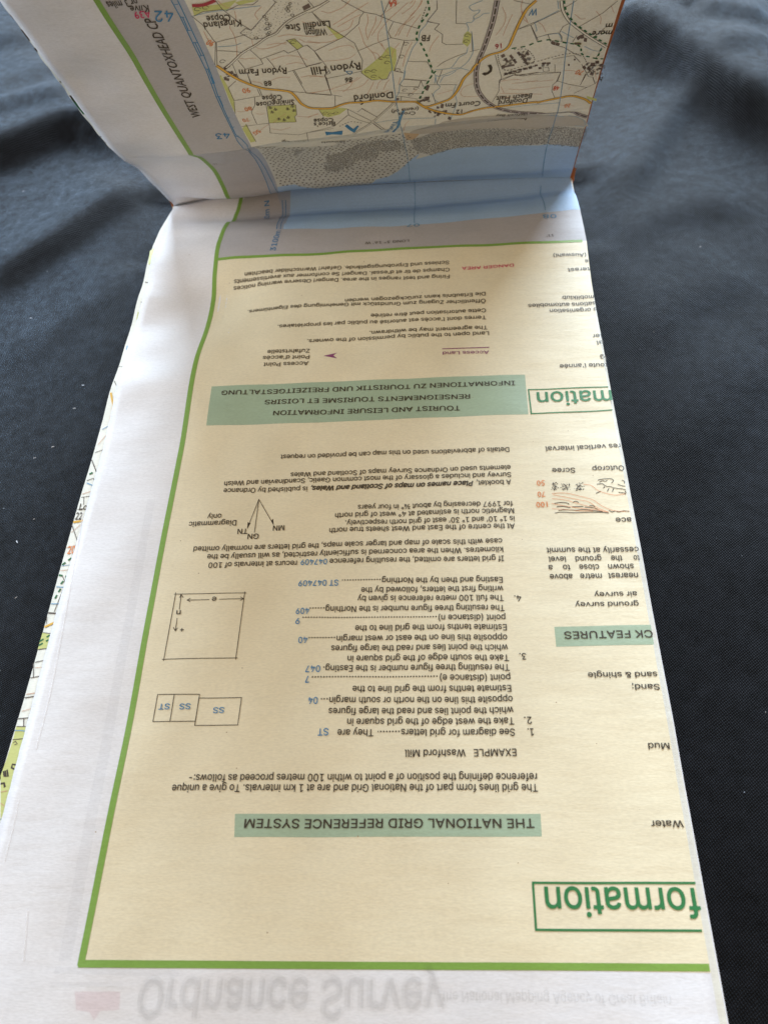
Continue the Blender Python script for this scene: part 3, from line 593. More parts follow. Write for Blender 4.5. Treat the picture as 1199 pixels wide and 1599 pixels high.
["railway_line","line",1.25,0,[78.22,323.11,77.8,316.74,77.0,311.59,76.14,306.63,75.08,302.27,74.65,297.2,74.96,292.72,74.98,292.25,75.65,288.92,77.46,284.88,80.11,281.64,83.33,279.36,87.73,277.48,89.72,277.15,97.8,274.75,102.66,267.89,107.48,266.25]],
["railway_fill","rail",0.95,0,[78.22,323.11,77.8,316.74,77.0,311.59,76.14,306.63,75.08,302.27,74.65,297.2,74.96,292.72,74.98,292.25,75.65,288.92,77.46,284.88,80.11,281.64,83.33,279.36,87.73,277.48,89.72,277.15,97.8,274.75,102.66,267.89,107.48,266.25]],
["railway_line","k",0.38,2.0,[78.22,323.11,77.8,316.74,77.0,311.59,76.14,306.63,75.08,302.27,74.65,297.2,74.96,292.72,74.98,292.25,75.65,288.92,77.46,284.88,80.11,281.64,83.33,279.36,87.73,277.48,89.72,277.15,97.8,274.75,102.66,267.89,107.48,266.25]],
["road_edge","line",0.78,0,[16.72,311.76,18.3,308.64,20.03,305.87,22.57,303.14,25.11,301.1,28.14,299.9,30.68,298.63,31.56,296.44,32.29,293.12,34.02,290.96,36.79,290.18,39.6,289.76,40.18,290.11,43.21,291.31,47.08,290.77,50.51,291.08,54.36,289.49,60.17,287.94,60.15,287.95,62.22,284.87,65.18,282.67,69.34,280.34,71.59,279.58,74.88,281.03,78.17,281.7,82.04,281.81,91.46,281.89,90.96,281.43,95.84,282.5,100.16,283.26,103.88,280.93,107.08,278.65,107.52,278.59]],
["yellow_road","road",0.56,0,[16.72,311.76,18.3,308.64,20.03,305.87,22.57,303.14,25.11,301.1,28.14,299.9,30.68,298.63,31.56,296.44,32.29,293.12,34.02,290.96,36.79,290.18,39.6,289.76,40.18,290.11,43.21,291.31,47.08,290.77,50.51,291.08,54.36,289.49,60.17,287.94,60.15,287.95,62.22,284.87,65.18,282.67,69.34,280.34,71.59,279.58,74.88,281.03,78.17,281.7,82.04,281.81,91.46,281.89,90.96,281.43,95.84,282.5,100.16,283.26,103.88,280.93,107.08,278.65,107.52,278.59]],
["road_edge","line",0.78,0,[60.15,287.95,62.22,284.87,66.01,286.42,68.69,287.58,70.5,291.18,71.71,295.81,73.7,298.34,74.16,299.92,76.07,302.7,77.52,303.9,80.5,304.57,81.91,305.98,82.63,309.56,83.65,314.97,84.86,319.8,86.69,322.43]],
["yellow_road","road",0.56,0,[60.15,287.95,62.22,284.87,66.01,286.42,68.69,287.58,70.5,291.18,71.71,295.81,73.7,298.34,74.16,299.92,76.07,302.7,77.52,303.9,80.5,304.57,81.91,305.98,82.63,309.56,83.65,314.97,84.86,319.8,86.69,322.43]],
["red_road","red",0.9,0,[17.06,330.94,19.05,330.6,20.64,331.03,21.69,331.41]],
["road_edge","line",0.8,0,[92.28,321.78,92.97,318.58,94.8,314.78,97.71,311.43,101.08,307.45,105.97,302.61]],
["white_road","land",0.5,0,[92.28,321.78,92.97,318.58,94.8,314.78,97.71,311.43,101.08,307.45,105.97,302.61]],
["dashed_path","gp",0.42,1.1,[63.56,324.68,63.96,321.23,61.95,317.56,60.94,314.07,60.87,311.92,61.57,311.44,62.89,306.83,64.51,299.87,62.92,295.48]],
["dashed_path","gp",0.42,1.1,[65.01,300.19,63.74,297.95,62.68,295.05,61.57,291.04,60.44,288.13]],
["dashed_path","gp",0.42,1.1,[92.88,321.74,93.91,317.81,96.4,313.75,99.33,310.6,102.38,307.23,105.46,304.05]],
["dashed_path","gp",0.42,1.1,[82.69,305.42,86.17,305.73,88.29,307.14,89.74,307.64,91.45,307.94,94.88,306.4,98.09,305.24,99.36,303.63,99.86,300.31,103.87,298.05,106.15,297.69]],
["dashed_path","gp",0.42,1.1,[104.46,302.35,104.04,297.79]],
["dashed_path","gp",0.42,1.1,[101.6,307.36,104.22,309.19]],
["dotted_path","line",0.2,0.45,[83.23,304.9,86.5,304.87,89.0,299.97,87.36,298.35,82.11,296.27,80.99,297.37]],
["dotted_path","line",0.2,0.45,[89.31,299.49,94.5,301.4,97.84,301.64,99.93,299.84]],
["dotted_path","line",0.2,0.45,[63.21,322.7,61.98,317.92]],
["dotted_path","line",0.2,0.45,[79.51,304.34,80.04,300.26,81.31,296.87,83.71,296.05]],
["dotted_path","line",0.2,0.45,[100.47,299.74,102.1,295.8,103.47,292.02,105.46,293.0]],
["dotted_path","line",0.2,0.45,[46.56,288.04,49.94,283.53]],
["dotted_path","line",0.2,0.45,[40.12,281.15,43.08,283.05,46.19,281.32]],
["symbol_print","b",0.2,0,[44.37,304.0,45.94,303.77,45.23,302.34,44.37,304.0]],
["symbol_print","k",0.35,0,[46.4,291.81,47.34,290.73,46.47,289.82]]]
AREAS = [
["arrow_head","k",2,[25.65,88.66,24.76,90.29,25.07,90.12,25.38,90.56]],
["arrow_head","k",2,[19.55,87.98,19.5,89.97,19.79,89.66,20.22,89.57]],
["arrow_head","v",2,[34.01,141.35,37.61,142.38,36.69,141.41,37.71,140.34]],
["heading_band","band",2,[24.24,24.91,80.47,24.94,80.37,21.0,24.6,20.78]],
["heading_band","band",2,[5.44,132.13,85.81,132.4,85.64,119.25,5.98,118.68]],
["heading_band","band",2,[86.47,62.15,105.98,62.41,105.97,58.0,86.44,57.74]],
["border_line","bord",3,[-0.05,-0.58,105.72,0.07,105.73,1.17,-0.1,0.58]],
["cream_panel","cream",1,[-0.1,-0.1,0.58,22.66,0.8,46.42,0.43,77.65,0.57,104.15,0.69,115.85,-0.33,140.26,0.15,151.28,0.06,171.55,-0.01,181.89,0.6,182.29,30.76,181.87,41.92,182.81,72.72,182.23,106.87,182.38,105.8,150,105.8,-0.1]],
["grey_margin_print","grey",1,[-0.01,181.89,-0.25,190.04,-0.01,200.04,-0.14,215.61,1.0,219.38,3,224.36,105.8,224.36,106.64,196.55,106.87,182.38,72.72,182.23,41.92,182.81,30.76,181.87,0.6,182.29]],
["sea_print","sea",2,[17.77,224.36,17.89,217.83,18.33,203.57,18.82,194.8,33.87,193.6,50.49,192.84,69.4,193.61,94.41,195.46,104.51,196.85,106.64,196.55,105.8,224.36]],
["map_frame_band","frame",2,[13.19,224.36,15.42,216.55,16.57,195.19,19.34,194.72,17.98,216.1,17.57,224.36]],
["show_through_print","ghostp",1,[0.17,-4.14,8.1,-4.04,8.39,-6.66,5.15,-6.86,4.41,-8.24,3.37,-7.04,1.07,-6.83]],
["show_through_print","ghost2",1,[-4.14,-0.52,17.7,-0.78,17.67,-1.73,-4.07,-1.55]],
["show_through_print","ghost2",1,[-4.33,-2.77,8.39,-2.63,8.35,-3.41,-4.12,-3.56]],
["show_through_print","ghost2",1,[-3.77,0.46,-1.46,0.48,-3.3,96.74,-5.16,96.8]],
["grey_margin_print","grey",1,[0.68,224.66,0.65,245.55,0.74,254.08,0.21,259.57,0.23,267.55,-0.69,269.28,0.43,275.96,0.54,281.97,0.62,291.14,0.44,300.29,0.27,311.49,0.57,320.35,0.45,329.9,0.41,336.34,0.41,436.34,15.13,436.34,16.13,332.66,16.21,327.67,16.29,320.52,16.47,311.64,16.26,303.64,16.37,306.84,16.08,299.07,16.13,293.09,16.23,285.87,16.46,277.48,16.42,273.82,16.42,262.17,16.38,253.14,16.53,242.81,16.31,237.3,16.31,224.66]],
["land_print","land",1,[16.31,224.66,16.31,237.3,16.53,242.81,16.38,253.14,16.42,262.17,16.42,273.82,16.46,277.48,16.23,285.87,16.13,293.09,16.08,299.07,16.37,306.84,16.26,303.64,16.47,311.64,16.29,320.52,16.21,327.67,16.13,332.66,15.13,436.34,105.8,436.34,105.8,224.66]],
["map_frame_band","frame",2,[13.88,224.66,13.88,237.38,13.86,242.36,13.79,248.24,13.74,257.38,13.73,265.67,14.34,276.88,13.77,280.75,13.67,293.7,13.72,301.09,14.13,310.97,13.95,320.22,13.91,328.19,13.74,333.25,13.74,436.34,15.13,436.34,16.13,332.66,16.21,327.67,16.29,320.52,16.47,311.64,16.26,303.64,16.37,306.84,16.08,299.07,16.13,293.09,16.23,285.87,16.46,277.48,16.42,273.82,16.42,262.17,16.38,253.14,16.53,242.81,16.31,237.3,16.31,224.66]],
["sea_print","sea",2,[16.31,224.66,16.31,241.71,21.82,241.71,23.56,240.34,26.95,238.67,30.3,235.98,34.3,235.71,38.3,235.52,42.11,232.51,46.61,240.92,50.59,241.97,53.61,244.06,56.66,248.2,58.63,250.9,60.23,252.82,59.03,249.59,63.56,251.42,67.56,253.71,71.21,254.39,75.77,254.35,81.85,254.14,87.91,254.11,94.02,253.44,96.4,253.89,100.07,253.5,105.73,252.09,105.8,252.09,105.8,224.66]],
["foreshore_print","sand",3,[16.53,241.71,16.42,262.17,16.71,277.36,18.76,270.7,23.94,267.11,30.74,265.15,36.49,263.88,38.7,267.45,46.27,267.02,51.0,267.94,55.35,268.1,57.9,266.55,57.94,268.25,62.31,272.29,66.57,277.19,70.79,277.78,77.82,277.76,83.5,277.28,92.12,274.37,93.31,272.73,98.11,267.86,102.81,266.96,105.47,264.67,106.75,262.29,105.8,262.29,105.8,252.09,105.73,252.09,100.07,253.5,96.4,253.89,94.02,253.44,87.91,254.11,81.85,254.14,75.77,254.35,71.21,254.39,67.56,253.71,63.56,251.42,59.03,249.59,60.23,252.82,58.63,250.9,56.66,248.2,53.61,244.06,50.59,241.97,46.61,240.92,42.11,232.51,38.3,235.52,34.3,235.71,30.3,235.98,26.95,238.67,23.56,240.34,21.82,241.71]],
["foreshore_print","mudc",4,[57.94,268.25,62.31,272.29,66.57,277.19,70.79,277.78,77.82,277.76,83.5,277.28,92.12,274.37,93.31,272.73,98.11,267.86,102.81,266.96,105.47,264.67,106.75,262.29,104.11,262.45,97.61,263.16,91.28,262.25,92.98,262.77,84.14,264.19,78.27,265.11,69.55,265.49,63.71,265.61,57.88,266.55]],
["wood_patch","wood",3,[16.91,330.43,21.67,330.15,25.37,330.52,26.98,330.15,25.22,329.93,25.85,329.0,28.7,329.33,29.62,329.61,25.77,330.42,23.01,327.9,22.31,328.56,18.54,328.78,16.58,327.91]],
["wood_patch","wood",3,[33.1,316.69,34.85,316.88,36.12,314.09,34.8,313.16]],
["wood_patch","wood",3,[41.82,320.31,45.35,316.13,43.87,315.29]],
["wood_patch","wood",3,[54.88,310.83,56.24,309.48,56.08,305.87,55.32,302.14,54.33,302.08,53.41,299.33,50.38,299.15,48.76,300.7,47.72,303.02,49.87,305.04,53.03,308.28,54.13,310.26]],
["wood_patch","wood",3,[72.28,313.34,73.15,311.95,72.99,308.95,72.3,307.69,71.17,309.15,71.47,312.12]],
["wood_patch","wood",3,[97.24,305.84,98.48,306.08,99.41,305.0,98.49,304.26]],
["wood_patch","wood",3,[24.25,293.9,30.95,292.9,30.5,288.76,29.82,287.91,29.79,285.46,23.11,286.44]],
["wood_patch","wood",3,[36.09,290.09,40.15,289.87,43.05,288.73,40.8,286.55,38.04,285.99,36.81,286.78]],
["wood_patch","wood",3,[17.62,287.74,18.21,278.99,16.79,278.92,16.23,285.87]],
["wood_patch","wood",3,[16.76,308.31,17.12,305.04,17.18,297.89,16.25,293.06,16.19,295.43,16.33,301.99,16.34,307.64]],
["building_print","bld",4,[17.91,310.65,19.32,311.56,19.47,310.65,18.05,309.72]],
["building_print","bld",4,[18.55,308.74,19.62,309.13,19.63,308.13,18.55,307.74]],
["building_print","bld",4,[19.58,308.16,20.19,307.65,19.82,306.85,19.21,307.37]],
["building_print","bld",4,[17.29,307.21,18.28,306.57,17.94,305.72,16.96,306.38]],
["building_print","bld",4,[37.96,326.18,39.45,326.95,39.69,325.8,38.19,325.03]],
["building_print","bld",4,[80.27,303.04,81.03,303.64,81.46,302.48,80.7,301.87]],
["building_print","bld",4,[81.69,301.71,82.29,300.49,81.86,299.9,81.25,301.14]],
["building_print","bld",4,[82.76,303.04,83.59,301.41,83.16,300.82,82.33,302.46]],
["building_print","bld",4,[83.68,301.15,84.51,299.53,84.08,298.91,83.25,300.56]],
["building_print","bld",4,[84.49,303.99,85.24,302.57,84.81,301.98,84.06,303.41]],
["building_print","bld",4,[85.49,303.07,86.25,301.66,85.75,300.95,84.99,302.39]],
["building_print","bld",4,[86.16,301.29,86.92,299.86,86.43,299.13,85.66,300.59]],
["building_print","bld",4,[86.6,303.61,87.21,302.5,86.78,301.91,86.18,303.02]],
["building_print","bld",4,[86.59,299.84,87.37,298.37,87.01,297.85,86.24,299.32]],
["building_print","bld",4,[81.26,298.34,82.56,298.58,82.69,297.86,81.4,297.61]],
["building_print","bld",4,[82.53,298.57,83.82,298.84,83.96,298.12,82.67,297.85]],
["building_print","bld",4,[80.8,298.72,81.53,298.57,81.62,297.3,80.89,297.44]],
["building_print","bld",4,[81.75,295.29,82.58,295.3,82.67,294.58,81.84,294.57]],
["building_print","bld",4,[82.77,295.58,83.6,295.6,83.69,294.88,82.86,294.86]],
["building_print","bld",4,[83.77,296.1,84.59,296.14,84.69,295.42,83.87,295.38]],
["building_print","bld",4,[85.02,296.63,85.84,296.68,85.95,295.95,85.13,295.9]],
["building_print","bld",4,[86.18,296.98,87.2,297.05,87.33,296.22,86.3,296.15]],
["building_print","bld",4,[87.36,297.32,88.28,297.38,88.42,296.54,87.49,296.49]],
["building_print","bld",4,[88.82,298.04,89.54,298.08,89.66,297.34,88.94,297.3]],
["building_print","bld",4,[89.85,296.85,90.57,296.87,90.73,295.91,90.0,295.9]],
["building_print","bld",4,[90.58,298.76,91.5,298.78,91.65,297.93,90.72,297.91]],
["building_print","bld",4,[91.63,298.6,92.57,298.6,92.72,297.73,91.78,297.74]],
["building_print","bld",4,[97.55,307.98,98.32,308.96,98.89,307.85,98.11,306.87]],
["building_print","bld",4,[98.31,308.89,99.04,309.2,99.55,307.59,98.82,307.29]],
["building_print","bld",4,[99.51,307.73,100.26,307.35,100.33,305.73,99.57,306.12]],
["building_print","bld",4,[97.47,306.03,99.04,305.75,99.18,304.81,97.6,305.1]],
["building_print","bld",4,[91.94,307.33,92.94,306.6,92.79,305.54,91.78,306.28]],
["building_print","bld",4,[93.05,306.8,93.96,306.12,93.82,305.04,92.9,305.73]],
["building_print","bld",4,[102.8,296.42,103.88,296.25,104.12,294.77,103.03,294.94]],
["building_print","bld",4,[103.81,297.09,104.78,296.94,104.99,295.62,104.01,295.78]],
["building_print","bld",4,[105.13,295.41,106.11,295.24,106.3,294.11,105.31,294.29]],
["building_print","bld",4,[102.31,294.87,103.18,294.05,102.99,292.98,102.12,293.8]],
["building_print","bld",4,[101.38,295.52,102.09,294.29,101.61,293.59,100.9,294.81]],
["building_print","bld",4,[103.42,292.35,104.32,291.65,104.22,290.7,103.31,291.39]],
["building_print","bld",4,[105.15,293.96,106.03,293.8,106.18,292.86,105.3,293.03]],
["building_print","bld",4,[97.13,296.82,97.56,296.73,97.67,295.96,97.23,296.05]],
["building_print","bld",4,[98.29,298.91,98.72,298.82,98.83,298.06,98.39,298.14]],
["building_print","bld",4,[62.77,294.9,63.46,294.37,63.07,292.3,62.37,292.83]],
["building_print","bld",4,[61.74,288.47,63.22,289.32,63.42,288.4,61.93,287.54]],
["building_print","bld",4,[55.31,290.93,55.94,290.77,55.89,289.81,55.26,289.98]],
["building_print","bld",4,[63.02,294.91,63.59,294.36,63.03,292.23,62.46,292.79]],
["building_print","bld",4,[60.75,288.27,62.04,288.98,62.23,288.06,60.93,287.33]],
["building_print","bld",4,[62.22,289.28,63.34,289.69,63.45,288.94,62.33,288.52]],
["building_print","bld",4,[64.61,283.53,65.13,281.94,64.66,281.48,64.14,283.08]],
["building_print","bld",4,[65.49,283.03,66.12,282.57,65.69,280.13,65.06,280.61]],
["building_print","bld",4,[66.29,286.01,67.03,285.6,66.82,283.73,66.07,284.15]],
["building_print","bld",4,[67.45,283.01,67.94,282.43,67.32,280.42,66.83,281.02]],
["building_print","bld",4,[63.18,283.52,63.89,282.52,63.63,281.9,62.93,282.91]],
["building_print","bld",4,[65.2,284.98,65.84,284.64,65.73,283.7,65.09,284.04]],
["building_print","bld",4,[68.25,279.68,69.09,278.82,68.8,277.51,67.96,278.39]],
["wood_patch","wood",4,[103.92,282.35,106.93,280.36,106.96,279.4,104.43,280.97]],
["foreshore_print","tan",5,[56.23,268.27,60.52,266.47,58.98,263.16,56.9,262.97]],
["symbol_print","b",5,[36.17,279.42,37.88,278.71,40.68,278.88,40.29,276.75,37.74,277.62,36.18,277.42]],
["symbol_print","b",5,[41.46,280.84,42.11,281.73,43.47,279.05,44.74,280.61,45.01,280.01,43.55,277.12,42.57,278.45]],
["symbol_print","k",5,[76.12,296.35,76.62,296.87,77.41,296.66,78.01,297.6,77.68,298.81,77.38,299.56,78.14,299.81,78.6,298.58,78.58,296.8,77.85,295.86,76.95,295.45]]]
MARKSDAT = {"rock":[[31.84,247.38,33.88,257.64,37.94,258.34,40.99,261.28,44.85,264.06,49.6,264.33,54.0,263.98,56.17,259.28,56.09,256.99,52.11,256.36,49.09,256.83,46.78,250.63,42.59,252.73,39.66,248.7,35.64,247.03],[57.76,262.76,63.71,265.98,69.55,265.49,78.27,265.11,84.14,264.19,92.98,262.77,97.01,263.27,106.03,261.39,106.92,261.33,106.7,255.6,105.73,252.09,96.4,253.89,89.08,254.3,87.91,254.11,75.77,254.35,69.69,254.33,63.56,251.42,59.31,253.99],[25.83,264.48,29.35,264.03,26.32,260.22,24.86,258.78]],"sand":[[17.03,242.01,16.92,262.17,16.71,277.36,18.76,270.7,23.94,267.11,30.74,265.15,36.49,263.88,38.7,267.45,46.27,267.02,51.0,267.94,55.35,268.1,57.9,266.55,60.65,257.96,60.24,253.14,60.23,252.82,58.63,250.9,56.66,248.2,53.61,244.06,50.59,241.97,46.61,240.92,42.11,232.51,38.3,235.52,34.3,235.71,30.3,235.98,26.95,238.67,23.56,240.34,21.82,241.71]],"land":[[24.32,320.74,26.06,318.5,29.01,318.52,32.03,321.28,37.63,325.36,37.72,327.21,37.25,328.23,33.31,328.96,30.72,325.72,26.69,321.32]]}
TREES = [
[52.71,307.21],
[54.19,307.49],
[53.93,305.46],
[49.2,302.92],
[50.68,302.85],
[50.52,300.8],
[58.48,311.05],
[57.31,306.95],
[56.08,302.43],
[34.34,315.89],
[17.76,329.76],
[19.38,329.89],
[72.2,311.86],
[72.01,309.81],
[57.46,293.96],
[60.19,293.99],
[58.82,291.46],
[37.4,288.11],
[38.62,287.32],
[39.98,287.48],
[18.31,312.83]]
HUTS = [
[85.66,300.96,1.05],
[86.23,299.47,0.99],
[86.58,303.57,1.05],
[87.32,300.39,0.83],
[87.35,300.88,0.92],
[86.17,300.2,1.15],
[87.35,298.84,0.96],
[88.3,299.02,0.84],
[84.44,303.43,1.19],
[85.31,301.58,0.95],
[86.77,299.0,1.07],
[86.37,302.8,0.83],
[85.59,303.67,0.92],
[85.62,301.83,1.01],
[86.85,300.89,1.02],
[86.16,301.95,1.09],
[84.92,302.86,1.19],
[82.49,300.14,0.2],
[82.05,300.0,0.21],
[82.94,299.52,0.22],
[82.9,300.63,0.47],
[81.85,299.18,0.5],
[81.29,300.97,0.44],
[81.53,301.54,0.33],
[82.79,298.84,0.32],
[81.34,298.63,0.3],
[83.76,300.68,0.54],
[83.2,295.03,0.29],
[87.94,296.65,0.0],
[84.01,294.97,0.06],
[88.76,297.45,-0.05],
[82.06,294.74,0.23],
[86.39,296.83,0.05],
[87.94,297.48,0.27],
[84.93,296.36,0.26],
[86.51,296.39,0.1],
[85.0,295.32,0.13],
[87.78,297.06,0.14],
[82.66,295.07,0.21],
[81.94,295.39,0.15],
[83.61,295.85,0.25],
[82.92,295.6,0.25],
[85.49,295.5,0.31],
[85.67,296.42,0.24],
[101.84,295.78,0.68],
[104.22,295.07,0.69],
[102.95,292.58,0.77],
[106.12,292.85,0.71],
[103.68,294.69,0.67],
[102.92,295.23,0.91],
[103.92,293.15,0.79],
[106.28,291.18,0.82],
[104.06,292.29,0.94],
[106.61,293.57,0.69],
[105.71,295.33,0.68],
[102.18,296.29,0.88],
[102.75,294.55,0.89],
[103.17,293.4,0.87],
[103.54,293.99,0.68],
[104.46,296.46,0.95],
[106.39,294.27,0.91],
[105.21,295.04,0.87],
[105.18,291.5,0.71],
[104.99,293.4,0.65],
[92.06,297.47,0.13],
[90.91,297.73,0.15],
[90.96,297.21,0.16],
[90.75,298.4,0.19],
[64.95,283.1,0.56],
[65.82,281.65,0.52],
[62.54,284.58,0.65],
[63.52,283.42,0.61],
[66.29,281.73,0.37],
[66.02,281.21,0.6],
[64.43,283.1,0.38],
[64.84,282.61,0.69],
[64.97,281.98,0.3],
[66.22,282.18,0.5],
[64.7,280.5,0.66],
[66.97,281.8,0.35],
[66.88,282.44,0.67],
[62.98,288.28,0.24],
[63.26,287.59,0.44],
[62.09,288.38,0.29],
[61.23,289.43,0.38],
[62.43,289.44,0.36],
[63.13,289.39,0.17],
[19.92,306.93,0.45],
[18.34,308.28,0.54],
[17.48,307.23,0.36],
[18.23,310.11,0.46],
[18.25,307.42,0.32],
[18.61,308.88,0.31]]
CONIFERS = [
[24.82,293.25],
[25.87,292.22],
[28.79,291.72],
[30.12,292.6],
[24.9,291.28],
[30.13,290.72],
[25.85,287.75],
[27.05,287.08],
[28.23,287.97]]
STRIP = [
["line",0.3,0,[-19.89,172.74,-18.03,172.64]],
["line",0.3,0,[-19.69,165.38,-18.34,165.26]],
["cont",0.2,0,[-18.82,170.69,-17.73,169.6]],
["line",0.15,0,[-21.57,141.81,-19.9,141.31]],
["line",0.15,0,[-21.38,135.76,-19.43,132.37,-19.76,130.76]],
["road",0.5,0,[-21.16,131.19,-19.76,127.16,-19.55,121.51]],
["b3",0.2,0,[-21.12,119.16,-19.54,120.46]],
["cont",0.12,0,[-21.14,114.3,-19.42,117.85]],
["line",0.14,0,[-21.43,111.8,-19.39,112.76]],
["line",0.2,0,[-21.75,109.57,-19.69,105.75]],
["gp",0.5,0.9,[-21.34,105.13,-19.74,106.05]],
["line",0.2,0,[-21.48,103.16,-20.03,103.82,-19.39,102.8]],
["b3",0.3,0,[-21.3,102.41,-19.7,101.59]],
["cont",0.14,0,[-21.71,99.07,-19.7,99.82]],
["line",0.14,0,[-21.69,98.13,-19.58,98.4]],
["line",0.14,0,[-21.09,98.1,-20.62,96.0]],
["line",0.14,0,[-21.89,94.67,-20.37,94.86]],
["road",0.55,0,[-22.04,91.08,-19.65,91.5]],
["line",0.16,0,[-22.27,90.42,-19.98,86.04]],
["cont",0.1,0,[-21.96,88.21,-20.18,90.4]],
["cont",0.14,0,[-22.15,84.11,-20.06,84.75]],
["gp",0.4,0.9,[-22.02,79.58,-19.79,81.95]],
["b3",0.14,0,[-22.15,79.33,-20.34,79.54]],
["cont",0.12,0,[-22.04,78.09,-20.23,78.29]],
["gp",0.45,0.9,[-22.15,76.98,-20.17,76.5,-21.32,74.3]],
["line",0.14,0,[-21.35,76.75,-20.2,75.07]],
["b3",0.25,0,[-21.99,74.0,-20.26,73.78]],
["gp",0.4,0.9,[-20.94,73.48,-21.85,70.34]],
["line",0.14,0,[-20.23,73.66,-21.04,67.77]],
["b3",0.25,0,[-22.26,69.76,-20.21,69.69]],
["line",0.35,0,[-22.33,67.55,-20.21,67.36]],
["line",0.14,0,[-22.41,66.66,-22.16,64.93]],
["road",0.5,0,[-22.33,64.17,-20.24,65.25]],
["line",0.15,0,[-22.35,62.84,-20.5,62.6]],
["gp",0.4,0.9,[-22.55,60.78,-20.59,62.23]],
["gp",0.4,0.9,[-22.49,59.85,-20.67,61.11]],
["line",0.16,0,[-22.42,58.92,-20.19,59.17]],
["line",0.16,0,[-22.37,55.99,-20.48,56.4,-20.42,53.81]],
["line",0.16,0,[-22.67,55.82,-21.82,52.57]],
["line",0.16,0,[-22.48,52.47,-20.2,52.92]],
["cont",0.1,0,[-22.03,54.72,-20.52,54.88]],
["cont",0.14,0,[-22.37,48.88,-20.43,49.16]],
["line",0.2,0,[-22.5,48.11,-20.42,48.46]],
["cont",0.1,0,[-22.35,45.21,-20.21,45.88]],
["line",0.18,0,[-22.79,43.64,-20.39,43.86]],
["line",0.18,0,[-21.49,43.65,-21.06,42.04]],
["line",0.14,0,[-22.49,42.03,-20.61,41.98]],
["b3",0.2,0,[-22.69,41.17,-21.25,41.17,-20.36,41.03]],
["line",0.16,0,[-22.61,39.3,-20.52,39.5]],
["line",0.16,0,[-22.28,38.6,-21.96,39.02,-21.38,38.45,-21.9,38.26]],
["k",0.35,0,[-20.55,34.28,-21.3,34.42,-21.32,33.74,-20.46,33.38]],
["k",0.3,0,[-22.78,33.07,-22.27,31.99]],
["k",0.3,0,[-22.48,33.2,-21.91,31.93]],
["k",0.3,0,[-22.12,33.34,-21.53,31.99]],
["k",0.4,0,[-22.7,30.65,-22.03,30.78,-21.67,29.98]],
["cont",0.12,0,[-22.26,29.06,-20.93,29.32]],
["cont",0.12,0,[-21.69,26.96,-20.71,26.44]],
["gp",0.3,0.9,[-20.86,23.99,-20.48,24.12]]]
STRIPA = [
["wood",[-22.46,62.85,-20.17,62.29,-20.2,59.24,-22.53,58.93]],
["wood",[-22.58,42.03,-20.48,42.04,-19.98,38.03,-19.52,34.69,-20.51,33.06,-20.51,28.79,-20.37,23.23,-20.61,23.1,-21.9,27.75,-23.13,32.26,-22.8,35.25,-22.51,39.45]],
["wood",[-21.43,186.05,-20.52,187.98,-18.9,179.93,-20.28,179.54]],
["wood",[-20.12,162.25,-18.74,161.9,-19.32,159.78,-20.19,159.68]],
["b3",[-19.55,163.84,-18.33,163.72,-18.44,162.95,-19.68,162.91]],
["b3",[-21.04,149.94,-19.59,149.3,-20.22,148.02,-20.95,148.35]]]
STRIPT = [
["Lo",-21.47,95.44,-19.54,95.52,2.8,"k"],
["22",-21.86,92.86,-20.24,92.83,2.9,"k"],
["20",-21.65,83.55,-19.89,83.67,3.0,"o"]]

RIDGES = [
([[-102.5, 244.0], [-95.4, 252.0], [-83.4, 260.2], [-76.4, 265.9], [-70.4, 271.4], [-61.8, 271.1], [-52.2, 265.3], [-40.9, 255.7]], 13, 6, 22),
([[-79.2, 182.1], [-68.6, 196.3], [-55.1, 210.4], [-43.0, 225.1], [-31.6, 235.7]], 7, 5, 14),
([[-111.2, 288.8], [-102.7, 294.5], [-90.4, 306.8], [-80.5, 319.9]], 6, 7, 20),
([[-125.0, 334.8], [-114.8, 337.7], [-99.1, 340.9]], 6, 7, 20),
([[-66.0, 150.6], [-54.1, 164.2], [-37.9, 179.7], [-27.7, 192.1]], 2.5, 6, 14),
([[-106.7, 273.6], [-91.2, 280.5], [-77.5, 285.5], [-67.0, 283.2]], 5, 5, 10),
([[129.1, 329.3], [134.7, 319.8], [143.1, 307.5], [152.4, 293.0], [157.9, 279.6], [165.1, 265.5], [175.8, 247.3], [185.3, 227.1]], 17, 8, 34),
([[157.2, 275.5], [147.1, 262.2], [138.1, 246.4], [129.1, 228.4], [118.9, 212.7]], 5, 5, 9),
([[153.1, 311.0], [159.0, 314.9], [164.4, 323.9], [168.1, 334.3]], 5, 4, 9),
([[156.7, 304.5], [173.8, 308.5], [189.3, 305.7]], 6, 6, 14),
([[137.0, 333.3], [157.4, 336.7], [172.1, 336.3]], 5, 6, 14),
([[184.7, 286.0], [168.8, 283.5], [161.5, 280.9]], 4, 5, 10),
([[116.0, 190.1], [127.5, 204.2], [144.2, 210.8], [163.0, 207.8]], 4, 7, 16),
([[112.2, 148.2], [133.1, 169.6], [157.2, 181.7]], 3, 9, 18),
([[114.2, 105.2], [132.5, 129.0], [157.5, 145.9]], 2, 9, 18),
]
SCREE = [((89.92, 97.57), 0.35), ((92.37, 97.45), 0.55), ((95.41, 97.26), 0.5)]
LINT_POS = [(-43.3, 119.1), (-35.9, 144.6), (108.9, 194.7), (-38.1, 99.2), (-36.6, 76.8), (-39.2, 122.7), (127.9, 196.3), (142.2, 189.8), (-36.4, 136.1), (-58.2, 172.5), (-40.8, 92.6), (-76.6, 234.7)]
